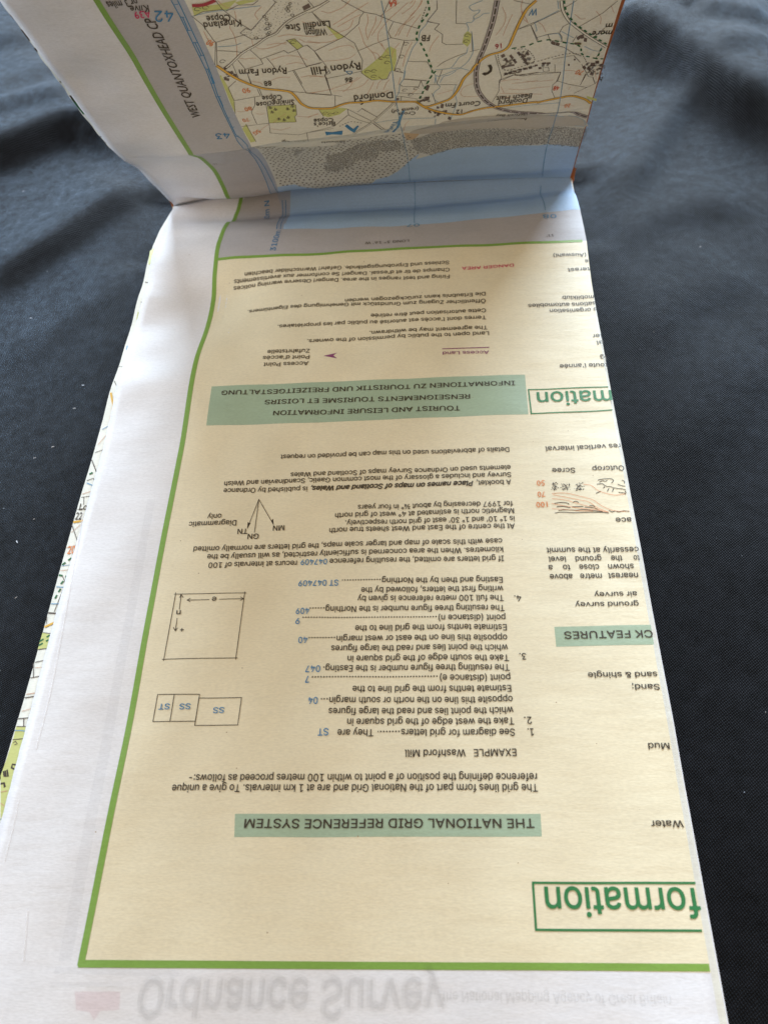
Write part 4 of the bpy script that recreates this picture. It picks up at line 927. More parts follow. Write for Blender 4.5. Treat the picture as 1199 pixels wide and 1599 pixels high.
# ------------------------------------------------------------------ materials
def lin(r, g, b):
    f = lambda c: (c/255/12.92 if c/255 <= .04045 else ((c/255+.055)/1.055)**2.4)
    return (f(r), f(g), f(b), 1)
PAL = dict(white=lin(228,228,233), cream=lin(231,221,193), grey=lin(180,177,180), land=lin(222,221,212), sand=lin(208,209,203), sea=lin(165,193,225),
 frame=lin(168,174,188), bord=lin(128,166,76), band=lin(164,184,160), k=lin(66,57,46), k2=lin(96,90,84), line=lin(88,78,74), b=lin(62,128,178), b2=lin(96,146,186),
 b3=lin(126,166,196), g=lin(52,124,74), v=lin(138,72,116), p=lin(206,58,108), o=lin(222,140,88), oo=lin(208,92,62), cont=lin(205,158,132), wood=lin(198,204,132),
 road=lin(222,176,74), rail=lin(176,168,170), red=lin(164,52,66), gp=lin(40,106,66), bld=lin(108,94,88), mudc=lin(186,181,172), tan=lin(196,170,136), rockc=lin(110,108,106), crease=lin(244,243,245))
_m = {}
def node(nt, t, **kw):
    n = nt.nodes.new(t)
    for k, v in kw.items(): setattr(n, k, v)
    return n
def paper_mat(key, alpha=1.0):
    nm = 'print_'+key+('' if alpha == 1 else '_faint%d' % (alpha*1000))
    if nm in _m: return _m[nm]
    m = bpy.data.materials.new(nm); m.use_nodes = True; nt = m.node_tree; L = nt.links.new
    b = nt.nodes['Principled BSDF']; b.inputs['Roughness'].default_value = .5; b.inputs['Specular IOR Level'].default_value = .35
    tc = node(nt, 'ShaderNodeTexCoord'); c = PAL[key]
    # the ink sits unevenly in the paper: faint mottling and fibres
    n1 = node(nt, 'ShaderNodeTexNoise'); n1.inputs['Scale'].default_value = 70; n1.inputs['Detail'].default_value = 5
    n2 = node(nt, 'ShaderNodeTexNoise'); n2.inputs['Scale'].default_value = 2600; n2.inputs['Detail'].default_value = 3
    mp = node(nt, 'ShaderNodeMapping'); mp.inputs['Scale'].default_value = (.45, 1.5, 1.5)
    L(tc.outputs['Object'], n1.inputs['Vector']); L(tc.outputs['Object'], mp.inputs['Vector']); L(mp.outputs[0], n2.inputs['Vector'])
    r1 = node(nt, 'ShaderNodeMapRange'); r1.inputs['From Min'].default_value = .3; r1.inputs['From Max'].default_value = .7; r1.inputs['To Min'].default_value = .955; r1.inputs['To Max'].default_value = 1.03
    r2 = node(nt, 'ShaderNodeMapRange'); r2.inputs['From Min'].default_value = .3; r2.inputs['From Max'].default_value = .7; r2.inputs['To Min'].default_value = .93; r2.inputs['To Max'].default_value = 1.05
    L(n1.outputs['Fac'], r1.inputs['Value']); L(n2.outputs['Fac'], r2.inputs['Value'])
    mu = node(nt, 'ShaderNodeMath', operation='MULTIPLY'); L(r1.outputs[0], mu.inputs[0]); L(r2.outputs[0], mu.inputs[1])
    vm = node(nt, 'ShaderNodeVectorMath', operation='SCALE'); vm.inputs[0].default_value = c[:3]; L(mu.outputs[0], vm.inputs['Scale'])
    L(vm.outputs[0], b.inputs['Base Color'])
    bp = node(nt, 'ShaderNodeBump'); bp.inputs['Strength'].default_value = .35; bp.inputs['Distance'].default_value = .00006
    L(n2.outputs['Fac'], bp.inputs['Height']); 
    n3 = node(nt, 'ShaderNodeTexNoise'); n3.inputs['Scale'].default_value = 130; n3.inputs['Detail'].default_value = 4; L(mp.outputs[0], n3.inputs['Vector'])
    bp2 = node(nt, 'ShaderNodeBump'); bp2.inputs['Strength'].default_value = .30; bp2.inputs['Distance'].default_value = .0008
    L(n3.outputs['Fac'], bp2.inputs['Height']); L(bp.outputs[0], bp2.inputs['Normal']); L(bp2.outputs[0], b.inputs['Normal'])
    if alpha < 1: b.inputs['Alpha'].default_value = alpha
    _m[nm] = m; return m
def simple_mat(name, c, rough=.7):
    m = bpy.data.materials.new(name); m.use_nodes = True; nt = m.node_tree
    b = nt.nodes['Principled BSDF']; b.inputs['Roughness'].default_value = rough
    n = node(nt, 'ShaderNodeTexNoise'); n.inputs['Scale'].default_value = 500; n.inputs['Detail'].default_value = 4
    tc = node(nt, 'ShaderNodeTexCoord'); nt.links.new(tc.outputs['Object'], n.inputs['Vector'])
    r = node(nt, 'ShaderNodeMapRange'); r.inputs['To Min'].default_value = .6; r.inputs['To Max'].default_value = 1.35; nt.links.new(n.outputs['Fac'], r.inputs['Value'])
    vm = node(nt, 'ShaderNodeVectorMath', operation='SCALE'); vm.inputs[0].default_value = c[:3]; nt.links.new(r.outputs[0], vm.inputs['Scale']); nt.links.new(vm.outputs[0], b.inputs['Base Color'])
    return m
def cloth_mat():
    m = bpy.data.materials.new('woven_dark_cloth'); m.use_nodes = True; nt = m.node_tree; L = nt.links.new
    b = nt.nodes['Principled BSDF']; b.inputs['Roughness'].default_value = .62; b.inputs['Specular IOR Level'].default_value = .10
    b.inputs['Sheen Weight'].default_value = CLOTH_SHEEN; b.inputs['Sheen Roughness'].default_value = .30; b.inputs['Sheen Tint'].default_value = (.52, .73, 1, 1)
    tc = node(nt, 'ShaderNodeTexCoord'); mp = node(nt, 'ShaderNodeMapping'); mp.inputs['Rotation'].default_value = (0, 0, .22)
    nz = node(nt, 'ShaderNodeTexNoise'); nz.inputs['Scale'].default_value = 60; L(tc.outputs['Object'], nz.inputs['Vector'])
    ad = node(nt, 'ShaderNodeVectorMath', operation='MULTIPLY_ADD'); ad.inputs[1].default_value = (.0011,)*3; L(nz.outputs['Color'], ad.inputs[0]); L(tc.outputs['Object'], ad.inputs[2])
    L(ad.outputs[0], mp.inputs['Vector']); sp = node(nt, 'ShaderNodeSeparateXYZ'); L(mp.outputs[0], sp.inputs[0])
    def mth(op, a, bb=None):
        n = node(nt, 'ShaderNodeMath', operation=op)
        if hasattr(a, 'links'): L(a, n.inputs[0])
        else: n.inputs[0].default_value = a
        if bb is not None:
            if hasattr(bb, 'links'): L(bb, n.inputs[1])
            else: n.inputs[1].default_value = bb
        return n.outputs[0]
    K = math.pi/.00031
    x = mth('MULTIPLY', sp.outputs[0], K); y = mth('MULTIPLY', sp.outputs[1], K*.86)
    w = mth('MULTIPLY', mth('SINE', x), mth('SINE', y))
    w = mth('ADD', w, mth('MULTIPLY', mth('SINE', mth('MULTIPLY', x, 2.0)), .25))
    fz = node(nt, 'ShaderNodeTexNoise'); fz.inputs['Scale'].default_value = 3500; fz.inputs['Detail'].default_value = 2; L(tc.outputs['Object'], fz.inputs['Vector'])
    h = mth('ADD', w, mth('MULTIPLY', fz.outputs['Fac'], 1.6))
    bp = node(nt, 'ShaderNodeBump'); bp.inputs['Strength'].default_value = .9; bp.inputs['Distance'].default_value = .00009; L(h, bp.inputs['Height'])
    n2 = node(nt, 'ShaderNodeTexNoise'); n2.inputs['Scale'].default_value = 34; n2.inputs['Detail'].default_value = 4; n2.inputs['Distortion'].default_value = .6; L(tc.outputs['Object'], n2.inputs['Vector'])
    bp2 = node(nt, 'ShaderNodeBump'); bp2.inputs['Strength'].default_value = .5; bp2.inputs['Distance'].default_value = .0016; L(n2.outputs['Fac'], bp2.inputs['Height']); L(bp.outputs[0], bp2.inputs['Normal'])
    L(bp2.outputs[0], b.inputs['Normal'])
    r = node(nt, 'ShaderNodeMapRange'); r.inputs['From Min'].default_value = -1; r.inputs['From Max'].default_value = 2.2; r.inputs['To Min'].default_value = .25; r.inputs['To Max'].default_value = 1.9; L(h, r.inputs['Value'])
    n4 = node(nt, 'ShaderNodeTexNoise'); n4.inputs['Scale'].default_value = 330; n4.inputs['Detail'].default_value = 5; n4.inputs['Roughness'].default_value = .65; L(tc.outputs['Object'], n4.inputs['Vector'])
    r4 = node(nt, 'ShaderNodeMapRange'); r4.inputs['From Min'].default_value = .3; r4.inputs['From Max'].default_value = .7; r4.inputs['To Min'].default_value = .45; r4.inputs['To Max'].default_value = 1.6; L(n4.outputs['Fac'], r4.inputs['Value'])
    sw = mth('MULTIPLY', r4.outputs[0], CLOTH_SHEEN); L(sw, b.inputs['Sheen Weight'])
    rr_ = mth('MULTIPLY', r.outputs[0], r4.outputs[0])
    vm = node(nt, 'ShaderNodeVectorMath', operation='SCALE'); vm.inputs[0].default_value = CLOTH_BASE; L(rr_, vm.inputs['Scale']); L(vm.outputs[0], b.inputs['Base Color'])
    return m
CLOTH_BASE = (.0036, .0038, .0050); CLOTH_SHEEN = .36
# ------------------------------------------------------------------ object helpers
def link(name, me, parent=None, mat=None):
    o = bpy.data.objects.new(name, me); col.objects.link(o)
    if parent: o.parent = parent
    if mat: me.materials.append(mat)
    return o
def mesh(name, verts, faces, smooth=False):
    me = bpy.data.meshes.new(name); me.from_pydata([tuple(v) for v in np.asarray(verts)*MM], [], faces)
    if smooth: me.shade_smooth()
    me.update(); return me
def lofted(name, s_list, ul, ur, off, mat, parent, thick=.12, du=2.0, zmin=None, roll=0.0):
    """a sheet that follows the measured shape; ul/ur/off are numbers or functions of s"""
    f = lambda q, s: q(s) if callable(q) else q
    n = int(round((105.8+20.2)/du)); V = []; nc = None
    for s in s_list:
        a, b = f(ul, s), f(ur, s); us = np.linspace(a, b, n+1)
        P = surf(us, np.full(n+1, s), f(off, s))
        if zmin is not None: P[:, 2] = np.maximum(P[:, 2], zmin+.02*np.sin(us))
        if roll:                                        # folded edge turns down and under
            e = P[-1]; R = [(e[0]+roll*math.sin(t), e[1], e[2]-roll*(1-math.cos(t))) for t in (.5, 1.0, 1.57, 2.2, 2.9)]
            P = np.vstack([P, R])
        nc = len(P); V.append(P)
    V = np.concatenate(V); F = []
    for j in range(len(s_list)-1):
        for i in range(nc-1):
            a = j*nc+i; F.append((a, a+1, a+nc+1, a+nc))
    me = mesh(name, V, F, True); o = link(name, me, parent, mat)
    md = o.modifiers.new('thickness', 'SOLIDIFY'); md.thickness = thick*MM; md.offset = -1
    return o
LAY = {1: .025, 2: .045, 3: .065, 4: .085, 5: .10, 6: .13, 7: .15}
def clip_axis(poly, ax, v, keep_less):
    out = []
    for i in range(len(poly)):
        p, q = poly[i-1], poly[i]
        pi = (p[ax] <= v) == keep_less or p[ax] == v; qi = (q[ax] <= v) == keep_less or q[ax] == v
        if pi != qi:
            t = (v-p[ax])/(q[ax]-p[ax]); out.append((p[0]+(q[0]-p[0])*t, p[1]+(q[1]-p[1])*t))
        if qi: out.append(q)
    return out
def area_mesh(name, pts, off):
    """fill a printed area, cut along the grid of the sheet so that it follows its bends"""
    from mathutils.geometry import tessellate_polygon
    tris = tessellate_polygon([[Vector((p[0], p[1], 0)) for p in pts]])
    V = []; F = []
    S_cuts = SG; 
    for t in tris:
        tri = [tuple(pts[i]) for i in t]
        s0, s1 = min(p[1] for p in tri), max(p[1] for p in tri)
        j0 = max(0, np.searchsorted(S_cuts, s0, side='right')-1); j1 = min(len(S_cuts)-1, np.searchsorted(S_cuts, s1, side='left'))
        for j in range(j0, j1):
            jn = j+1
            c = clip_axis(clip_axis(tri, 1, S_cuts[j], False), 1, S_cuts[jn], True)
            if len(c) < 3: continue
            u0, u1 = min(p[0] for p in c), max(p[0] for p in c)
            i0 = max(0, np.searchsorted(US, u0, side='right')-1); i1 = min(len(US)-1, np.searchsorted(US, u1, side='left'))
            for i in range(i0, i1):
                d = clip_axis(clip_axis(c, 0, US[i], False), 0, US[i+1], True)
                if len(d) < 3: continue
                V += d; F.append(tuple(range(len(V)-len(d), len(V))))
    if not V: return None
    A = np.array(V); me = mesh(name, surf(A[:, 0], A[:, 1], off), F, True)
    return me
def ribbon(V, F, pts, w, off, step=1.0):
    """append a line of width w along pts (u,s)"""
    P = [np.array(pts[0], float)]
    for q in pts[1:]:
        q = np.array(q, float); n = max(1, int(np.hypot(*(q-P[-1]))/step)); a = P[-1]
        P += [a+(q-a)*(k/n) for k in range(1, n+1)]
    P = np.array(P)
    if len(P) < 2: return
    d = np.gradient(P, axis=0); ln = np.linalg.norm(d, axis=1, keepdims=True); ln[ln == 0] = 1; d /= ln
    nn = np.stack([-d[:, 1], d[:, 0]], -1)*w/2
    # mitre: keep the width through corners
    A, B = P+nn, P-nn; k = len(V)
    W = np.empty((2*len(P), 2)); W[0::2] = A; W[1::2] = B
    V.extend(map(tuple, surf(W[:, 0], W[:, 1], off)))
    for i in range(len(P)-1): F.append((k+2*i, k+2*i+1, k+2*i+3, k+2*i+2))
def dash_split(pts, on, offl):
    out = []; cur = [np.array(pts[0], float)]; left = on; draw = True
    for q in pts[1:]:
        q = np.array(q, float); a = cur[-1] if draw else pos
        while True:
            L = np.hypot(*(q-a))
            if L <= left:
                left -= L
                if draw: cur.append(q)
                pos = q; break
            a = a+(q-a)*(left/L); pos = a
            if draw: cur.append(a); out.append(cur); draw = False; left = offl
            else: cur = [a]; draw = True; left = on
    if draw and len(cur) > 1: out.append(cur)
    return out
pairs = lambda f: [(f[i], f[i+1]) for i in range(0, len(f), 2)]
def smooth_pts(p, n=3):
    """Chaikin rounding for drawn curves"""
    if len(p) < 3: return p
    P = np.array(p, float)
    for _ in range(2):
        Q = [P[0]]
        for a, b in zip(P[:-1], P[1:]): Q += [a*.8+b*.2, a*.2+b*.8]
        Q.append(P[-1]); P = np.array(Q)
    return [tuple(x) for x in P]
# ------------------------------------------------------------------ lettering
try:
    FONT = bpy.data.fonts.load(bpy.utils.system_resource('DATAFILES')+'/fonts/Inter.woff2')
except Exception:
    FONT = None
_tc = {}
def glyphs(s, bold, italic, plain=False, weight=.007):
    """outline the words, then fill them by winding number (clean where outlines overlap)"""
    key = (s, bold, italic, plain)
    if key in _tc: return _tc[key]
    from mathutils.geometry import delaunay_2d_cdt
    c = bpy.data.curves.new('lettering', 'FONT'); c.body = s; c.size = 1.0; c.resolution_u = 2
    c.fill_mode = 'NONE'
    if FONT and not plain: c.font = FONT
    c.shear = .25 if italic else 0
    o = bpy.data.objects.new('lettering', c); col.objects.link(o)
    dg = bpy.context.evaluated_depsgraph_get(); me = bpy.data.meshes.new_from_object(o.evaluated_get(dg))
    P = np.array([x.co[:2] for x in me.vertices]); E = np.array([tuple(e.vertices) for e in me.edges])
    bpy.data.objects.remove(o); bpy.data.curves.remove(c); bpy.data.meshes.remove(me)
    # closed loops, in order
    nxt = {}
    for i, j in E: nxt.setdefault(i, []).append(j); nxt.setdefault(j, []).append(i)
    seen = set(); loops = []
    for i in range(len(P)):
        if i in seen or i not in nxt: continue
        lp = [i]; seen.add(i); cur = i
        while True:
            n_ = [k for k in nxt[cur] if k not in seen]
            if not n_: break
            cur = i+1 if (cur == i and i+1 in n_) else n_[0]
            lp.append(cur); seen.add(cur)
        if len(lp) > 2: loops.append(P[lp])
    w = weight+(.016 if bold else 0)
    # make the biggest loop wind one way so that thickening goes outwards
    big = max(loops, key=lambda q: abs(np.sum(q[:, 0]*np.roll(q[:, 1], -1)-q[:, 1]*np.roll(q[:, 0], -1))))
    sg = np.sign(np.sum(big[:, 0]*np.roll(big[:, 1], -1)-big[:, 1]*np.roll(big[:, 0], -1)))
    V = []; EE = []; A = []; B = []
    for q in loops:
        d = np.roll(q, -1, 0)-np.roll(q, 1, 0); l = np.linalg.norm(d, axis=1, keepdims=True); l[l == 0] = 1; d /= l
        q = q+np.stack([d[:, 1], -d[:, 0]], -1)*w*sg; k = len(V)
        V += [Vector(x) for x in q]; EE += [(k+i, k+(i+1) % len(q)) for i in range(len(q))]; A.append(q); B.append(np.roll(q, -1, 0))
    A = np.concatenate(A); B = np.concatenate(B)
    r = delaunay_2d_cdt(V, EE, [], 0, 1e-5); v = np.array([x[:] for x in r[0]]); f = np.array([t for t in r[2]])
    cen = v[f].mean(1); wn = np.zeros(len(f), int)
    for k in range(0, len(f), 512):
        cx, cy = cen[k:k+512, 0:1], cen[k:k+512, 1:2]
        cr = (B[:, 0]-A[:, 0])*(cy-A[:, 1])-(B[:, 1]-A[:, 1])*(cx-A[:, 0])
        wn[k:k+512] = ((A[:, 1] <= cy) & (B[:, 1] > cy) & (cr > 0)).sum(1)-((A[:, 1] > cy) & (B[:, 1] <= cy) & (cr < 0)).sum(1)
    f = f[wn*sg > 0]; used = np.unique(f); mp_ = np.full(len(v), -1); mp_[used] = np.arange(len(used))
    _tc[key] = (v[used], [tuple(int(i) for i in t) for t in mp_[f]]); return _tc[key]
def lettering(name, s, u0, s0, u1, s1, em, key, fl, parent, off=.14):
    v, f = glyphs(s, 'b' in fl, 'i' in fl, name in ('place_name', 'contour_height'), .014 if name == 'place_name' else .008)
    a, b = np.array([u0, s0]), np.array([u1, s1]); L = np.hypot(*(b-a)); d = (b-a)/L
    up = np.array([-d[1], d[0]])
    if 'g' in fl: up = -up
    x = (v[:, 0]-v[:, 0].min())/(v[:, 0].max()-v[:, 0].min())*L
    mid = .364 if ('c' in fl) else .273
    yv = (v[:, 1]-mid)*em
    shifts = [(0, 0)]; al = 1.0
    if 'g' in fl:
        r = em*.03; shifts = [(r*math.cos(t), r*math.sin(t)) for t in np.arange(0, 6.2, 2.1)]; al = .042
    VV = []; FF = []
    for q, (dx, dy) in enumerate(shifts):
        W = a+np.outer(x+dx, d)+np.outer(yv+dy, up); k = len(VV)
        VV.extend(map(tuple, surf(W[:, 0], W[:, 1], off+q*.006))); FF += [tuple(i+k for i in t) for t in f]
    if 'g' not in fl and (b[0]-a[0]) < 0: pass
    me = mesh(name, VV, FF); return link(name, me, parent, paper_mat('k2' if 'g' in fl else key, al))
# ------------------------------------------------------------------ the cloth
def seg_dist(px, py, pts):
    best = np.full(px.shape, 1e9); sign = np.zeros(px.shape); tt = np.zeros(px.shape); N = len(pts)-1
    for i in range(N):
        a = np.array(pts[i]); b = np.array(pts[i+1]); d = b-a; L2 = d@d
        t = np.clip(((px-a[0])*d[0]+(py-a[1])*d[1])/L2, 0, 1)
        ex = px-a[0]-t*d[0]; ey = py-a[1]-t*d[1]; dd = np.hypot(ex, ey)
        m = dd < best; best = np.where(m, dd, best); sign = np.where(m, ey, sign); tt = np.where(m, (i+t)/N, tt)
    return best, sign, tt
CX = np.arange(-420, 560.1, 3.5); CY = np.arange(-150, 900.1, 3.5)
gx, gy = np.meshgrid(CX, CY); gz = np.full(gx.shape, -11.2)
for pts, amp, near, far in RIDGES:
    near *= .7
    d, sg, t = seg_dist(gx, gy, pts)
    prof = np.where(sg < 0, np.exp(-(d/near)**2*.5), np.exp(-(d/far)**1.6*.6))
    gz += .7*amp*prof*np.clip(np.sin(np.clip(t, .03, .97)*math.pi)*1.6, 0, 1)
gz += 1.2*np.sin(gx*.031+gy*.017+1)*np.sin(gy*.024-gx*.011)+.5*np.sin(gx*.09-gy*.05)*np.sin(gy*.07+2)
pass
fx = np.maximum(np.maximum(-24-gx, gx-108), 0); fy = np.maximum(gy-226, 0); fd = np.hypot(fx, fy)
mk = np.clip(fd/16, 0, 1); mk = mk*mk*(3-2*mk); bed = np.where((gy > 196) & (gy < 229), -13.2, -10.6); gz = bed*(1-mk)+np.maximum(gz, -12.5)*mk
V = np.stack([gx.ravel(), gy.ravel(), gz.ravel()], -1); w_ = len(CX)
F = [(j*w_+i, j*w_+i+1, (j+1)*w_+i+1, (j+1)*w_+i) for j in range(len(CY)-1) for i in range(w_-1)]
cloth = link('dark_cloth', mesh('dark_cloth', V, F, True), None, cloth_mat())
cloth['label'] = 'dark navy woven cloth with soft creases spread under the folded map'; cloth['category'] = 'cloth'
def cloth_z(x, y):
    return gz[int(round((y+150)/3.5)), int(round((x+420)/3.5))]
# lint on the cloth
lm = simple_mat('pale_lint', (.55, .57, .62)); LINT = LINT_POS; V = []; F = []
for q in range(70): LINT.append((random.uniform(-150, -30) if q % 2 else random.uniform(115, 210), random.uniform(10, 330)))
for q, (x, y) in enumerate(LINT):
    r = random.uniform(.16, .3) if q < 12 else random.uniform(.05, .12); z = cloth_z(x, y)+.25; a = random.uniform(0, 3.1); k = len(V)
    for h in range(5):
        tt = (h/4-.5)*2; V += [(x+r*1.5*tt*math.cos(a)-r*.4*math.sin(a)*(1-tt*tt), y+r*1.5*tt*math.sin(a)+r*.4*math.cos(a)*(1-tt*tt), z+.1*(1-tt*tt)),
                             (x+r*1.5*tt*math.cos(a)+r*.4*math.sin(a), y+r*1.5*tt*math.sin(a)-r*.4*math.cos(a), z)]
    for h in range(4): F.append((k+2*h, k+2*h+1, k+2*h+3, k+2*h+2))
lint = link('lint', mesh('lint', V, F), None, lm); lint['kind'] = 'stuff'; lint['label'] = 'tiny pale specks of lint caught on the dark cloth'; lint['category'] = 'lint'
# ------------------------------------------------------------------ the folded map
fmap = bpy.data.objects.new('folded_map', None); col.objects.link(fmap); fmap.empty_display_size = .02
fmap['label'] = 'worn folded paper map lying open on the dark cloth with its next panel raised'; fmap['category'] = 'map'
EK = [(-60,-20.4),(23,-20.5),(41,-20.3),(56,-20.4),(66,-20.3),(80,-20.0),(95,-19.5),(113,-19.4),(134,-19.9),(147,-20.5),(158,-19.9),(165,-19.4),(172,-18.8),(180,-19.6),(188,-20.1),(200,-20.2),(225,-20.2),(400,-20.2)]
OK_ = [(-60,-23.6),(32,-23.0),(46,-22.6),(68,-22.4),(97,-22.0),(122,-21.6),(149,-21.6),(165,-20.9),(172,-20.3),(182,-20.9),(190,-21.3),(204,-21.0),(218,-20.6),(400,-20.6)]
edge = lambda s: float(np.interp(s, *zip(*EK)))+.05*math.sin(s*1.3)
outer = lambda s: float(np.interp(s, *zip(*OK_)))
low_s = [s for s in SG if s <= S_GUT+.01]; up_s = [s for s in SG if s >= S_GUT-.01]
white = paper_mat('white')
low = lofted('lying_page', low_s, edge, 105.8, 0, white, fmap)
low['label'] = 'lying panel printed with text on cream inside a green border'
rise = lofted('raised_page', up_s, lambda s: -20.2+.04*math.sin(s*1.7), 105.8, 0, white, fmap)
rise['label'] = 'raised panel printed with a coastal map'
low.modifiers[0].thickness = rise.modifiers[0].thickness = .1*MM
# sheets folded underneath
rr = lambda e0, e1: (lambda s: float(np.interp(s, [-20, 60, 130, 200, 222], [e1, e1*.7+e0*.3, e0*.8+e1*.2, e0, e0])))
ls2 = [s for k, s in enumerate(low_s) if k % 2 == 0 or s > 186] 
if ls2[-1] < low_s[-1]: ls2.append(low_s[-1])
sheet1 = lofted('under_sheet', ls2, outer, rr(106.1, 106.9), -.5, paper_mat('land'), fmap, roll=.35)
sheet1['label'] = 'next folded sheet, its map print showing at the left edge'
for q, (off, a, b) in enumerate([(-1.3, 106.2, 107.3), (-2.4, 106.1, 106.9), (-3.6, 105.7, 106.8), (-4.9, 105.9, 106.2), (-6.2, 105.6, 106.4), (-7.6, 105.9, 106.0)]):
    lofted('under_sheet', ls2[::2]+[ls2[-1]], (lambda s, q=q: outer(s)+.3+.25*q), rr(a, b), off, white, fmap, zmin=-10.2, roll=.45)
su2 = [s for s in up_s if s > S_GUT+7]
def up_left(s): return float(np.interp(s, [S_GUT, S_GUT+8, S_C2, S_C2+15, 300, 312, 336, 390], [-20.3, -20.4, -20.5, -20.9, -21.3, -21.1, -20.7, -20.7]))+.12*math.sin(s*.9)
sheet2 = lofted('under_sheet', su2, up_left, 105.9, -.5, paper_mat('land'), fmap)
sheet2['label'] = 'sheet behind the raised panel'
cover_m = simple_mat('orange_cover_card', lin(166, 98, 50), .5)
coff = lambda s: float(np.interp(s, [S_GUT, S_GUT+12, S_C2, 400], [-1.5, -1.6, -2.0, -2.2]))
cr = lambda s: float(np.interp(s, [S_GUT, S_GUT+8, S_C2, 300, 345, 400], [106.9, 106.6, 106.8, 107.3, 108.2, 108.4]))
cover = lofted('cover', [s for s in up_s if s > S_GUT+6][::2], -19.6, cr, coff, cover_m, fmap, thick=.35)
cover['label'] = 'orange card cover showing at the right edge of the raised panel'
lofted('cover', low_s[:-10:2], -19.5, 105.2, -9.2, cover_m, fmap, thick=.35, zmin=-10.2)
# the spine of the cover, behind the gutter
V = []; F = []; us = np.concatenate([[-21.1], np.arange(-20, 106, 3.0), [107.3]])
ss = [S_GUT-8, S_GUT-4, S_GUT-1, S_GUT+1, S_GUT+5, S_GUT+9]; dz = [-1.6, -1.7, -1.4, -.6, .2, .5]; dy = [.2, .6, 1.0, 1.3, 1.4, 1.3]
for s, a_, b_ in zip(ss, dy, dz):
    P = surf(us, np.full(len(us), s)); P[:, 1] += a_; P[:, 2] = np.maximum(P[:, 2]+b_, -12.9)
    if s < S_GUT-2: P[0, 0] = -20.0; P[-1, 0] = 106.2
    V.append(P)
n_ = len(us)
for j in range(len(ss)-1):
    for i in range(n_-1): F.append((j*n_+i, j*n_+i+1, (j+1)*n_+i+1, (j+1)*n_+i))
sp_ = link('cover_spine', mesh('cover_spine', np.concatenate(V), F, True), fmap, cover_m)
# ---- printed areas
def host(pts): return low if max(p[1] for p in pts) <= S_GUT+.6 else rise
STUFF_LINES = {}
for name, key, layer, f in AREAS:
    pts = pairs(f); al = 1.0
    if key in ('ghost2', 'ghostp'): al = .13; kk = 'frame' if key == 'ghost2' else 'p'; al = .045 if key == 'ghost2' else .085
    else: kk = key
    me = area_mesh(name, pts, LAY[layer])
    if me: link(name, me, host(pts), paper_mat(kk, al))
# ---- printed lines: each road, stream, contour and border a print of its own
STRAIGHT = {'diagram_line', 'title_box_line', 'map_frame_line', 'building_print', 'field_boundary'}
ORDER = {'contour_line': .09, 'stream_line': .095, 'field_boundary': .10, 'track': .105, 'track_fill': .115, 'road_edge': .118, 'yellow_road': .128, 'white_road': .126, 'red_road': .126, 'dashed_path': .135, 'dotted_path': .12, 'railway_fill': .125, 'grid_line': .132, 'border_line': .075}
for name, key, w, dash, f in LINES:
    pts = [(min(u, 105.7), s) for u, s in pairs(f)]; hst = host(pts); off = ORDER.get(name, .11)
    if name == 'railway_line' and dash: off = .135
    if name == 'field_boundary': w *= 1.0
    if name not in STRAIGHT: pts = smooth_pts(pts)
    V = []; F = []
    segs = dash_split(pts, dash, dash*(1.25 if dash < .3 else .9 if dash < 1.5 else .28)) if dash else [pts]
    if name in STRAIGHT and not dash:
        for a, b in zip(pts[:-1], pts[1:]): 
            dv = np.array(b)-np.array(a); L_ = np.hypot(*dv)
            if L_ < .02: continue
            e = dv/L_*w*.5; ribbon(V, F, [tuple(np.array(a)-e), tuple(np.array(b)+e)], w, off)
    else:
        for sgm in segs: ribbon(V, F, sgm, w, off, .8)
    if V: link(name, mesh(name, V, F, True), hst, paper_mat(key, .5 if key == 'crease' else 1))
# worn ink along the second crease of the raised panel
for k in range(26):
    u0 = random.uniform(-19, 100); u1 = u0+random.uniform(1.5, 9); V = []; F = []
    ribbon(V, F, [(u, S_C2+7.2+random.uniform(-.12, .12)) for u in np.arange(u0, min(u1, 105.5), 1.0)], random.uniform(.08, .2), .16, .6)
    if V: link('crease_wear', mesh('crease_wear', V, F), rise, paper_mat('crease', .45))
# the close-set huts and houses east of the railway
for x, y, a in HUTS:
    V = []; F = []; w_, h_ = random.uniform(.45, .85), random.uniform(.28, .45); c_, s_ = math.cos(a), math.sin(a)
    q = [(x+dx*w_*c_-dy*h_*s_, y+dx*w_*s_+dy*h_*c_) for dx, dy in ((-.5, -.5), (.5, -.5), (.5, .5), (-.5, .5), (-.5, -.5))]
    ribbon(V, F, q, .13, .12, .4); ribbon(V, F, [q[0], q[2]], .1, .12, .4)
    link('hut_symbol', mesh('hut_symbol', V, F), rise, paper_mat('line'))
# ---- scattered survey symbols, drawn by the hundred: joined prints
def inside(p, poly):
    x, y = p; c = False
    for i in range(len(poly)):
        x1, y1 = poly[i]; x2, y2 = poly[i-1]
        if (y1 > y) != (y2 > y) and x < (x2-x1)*(y-y1)/(y2-y1)+x1: c = not c
    return c
def scatter(poly, step, jit):
    xs = [p[0] for p in poly]; ys = [p[1] for p in poly]; out = []; r = 0; y = min(ys)
    while y < max(ys):
        x = min(xs)+(r % 2)*step/2
        while x < max(xs):
            p = (x+random.uniform(-jit, jit), y+random.uniform(-jit, jit))
            if inside(p, poly): out.append(p)
            x += step
        y += step*.8; r += 1
    return out
V = []; F = []
for poly in MARKSDAT['rock']:
    for x, y in scatter(pairs(poly), .46, .22):
        a = random.uniform(0, 6.3); r = random.uniform(.14, .32)
        ribbon(V, F, [(x-r*math.cos(a), y-r*math.sin(a)), (x+.2*r*math.sin(a), y-.2*r*math.cos(a)), (x+r*math.cos(a), y+r*math.sin(a))], random.uniform(.1, .2), .12, .4)
o = link('rock_print', mesh('rock_print', V, F), rise, paper_mat('rockc')); o['kind'] = 'stuff'
V = []; F = []
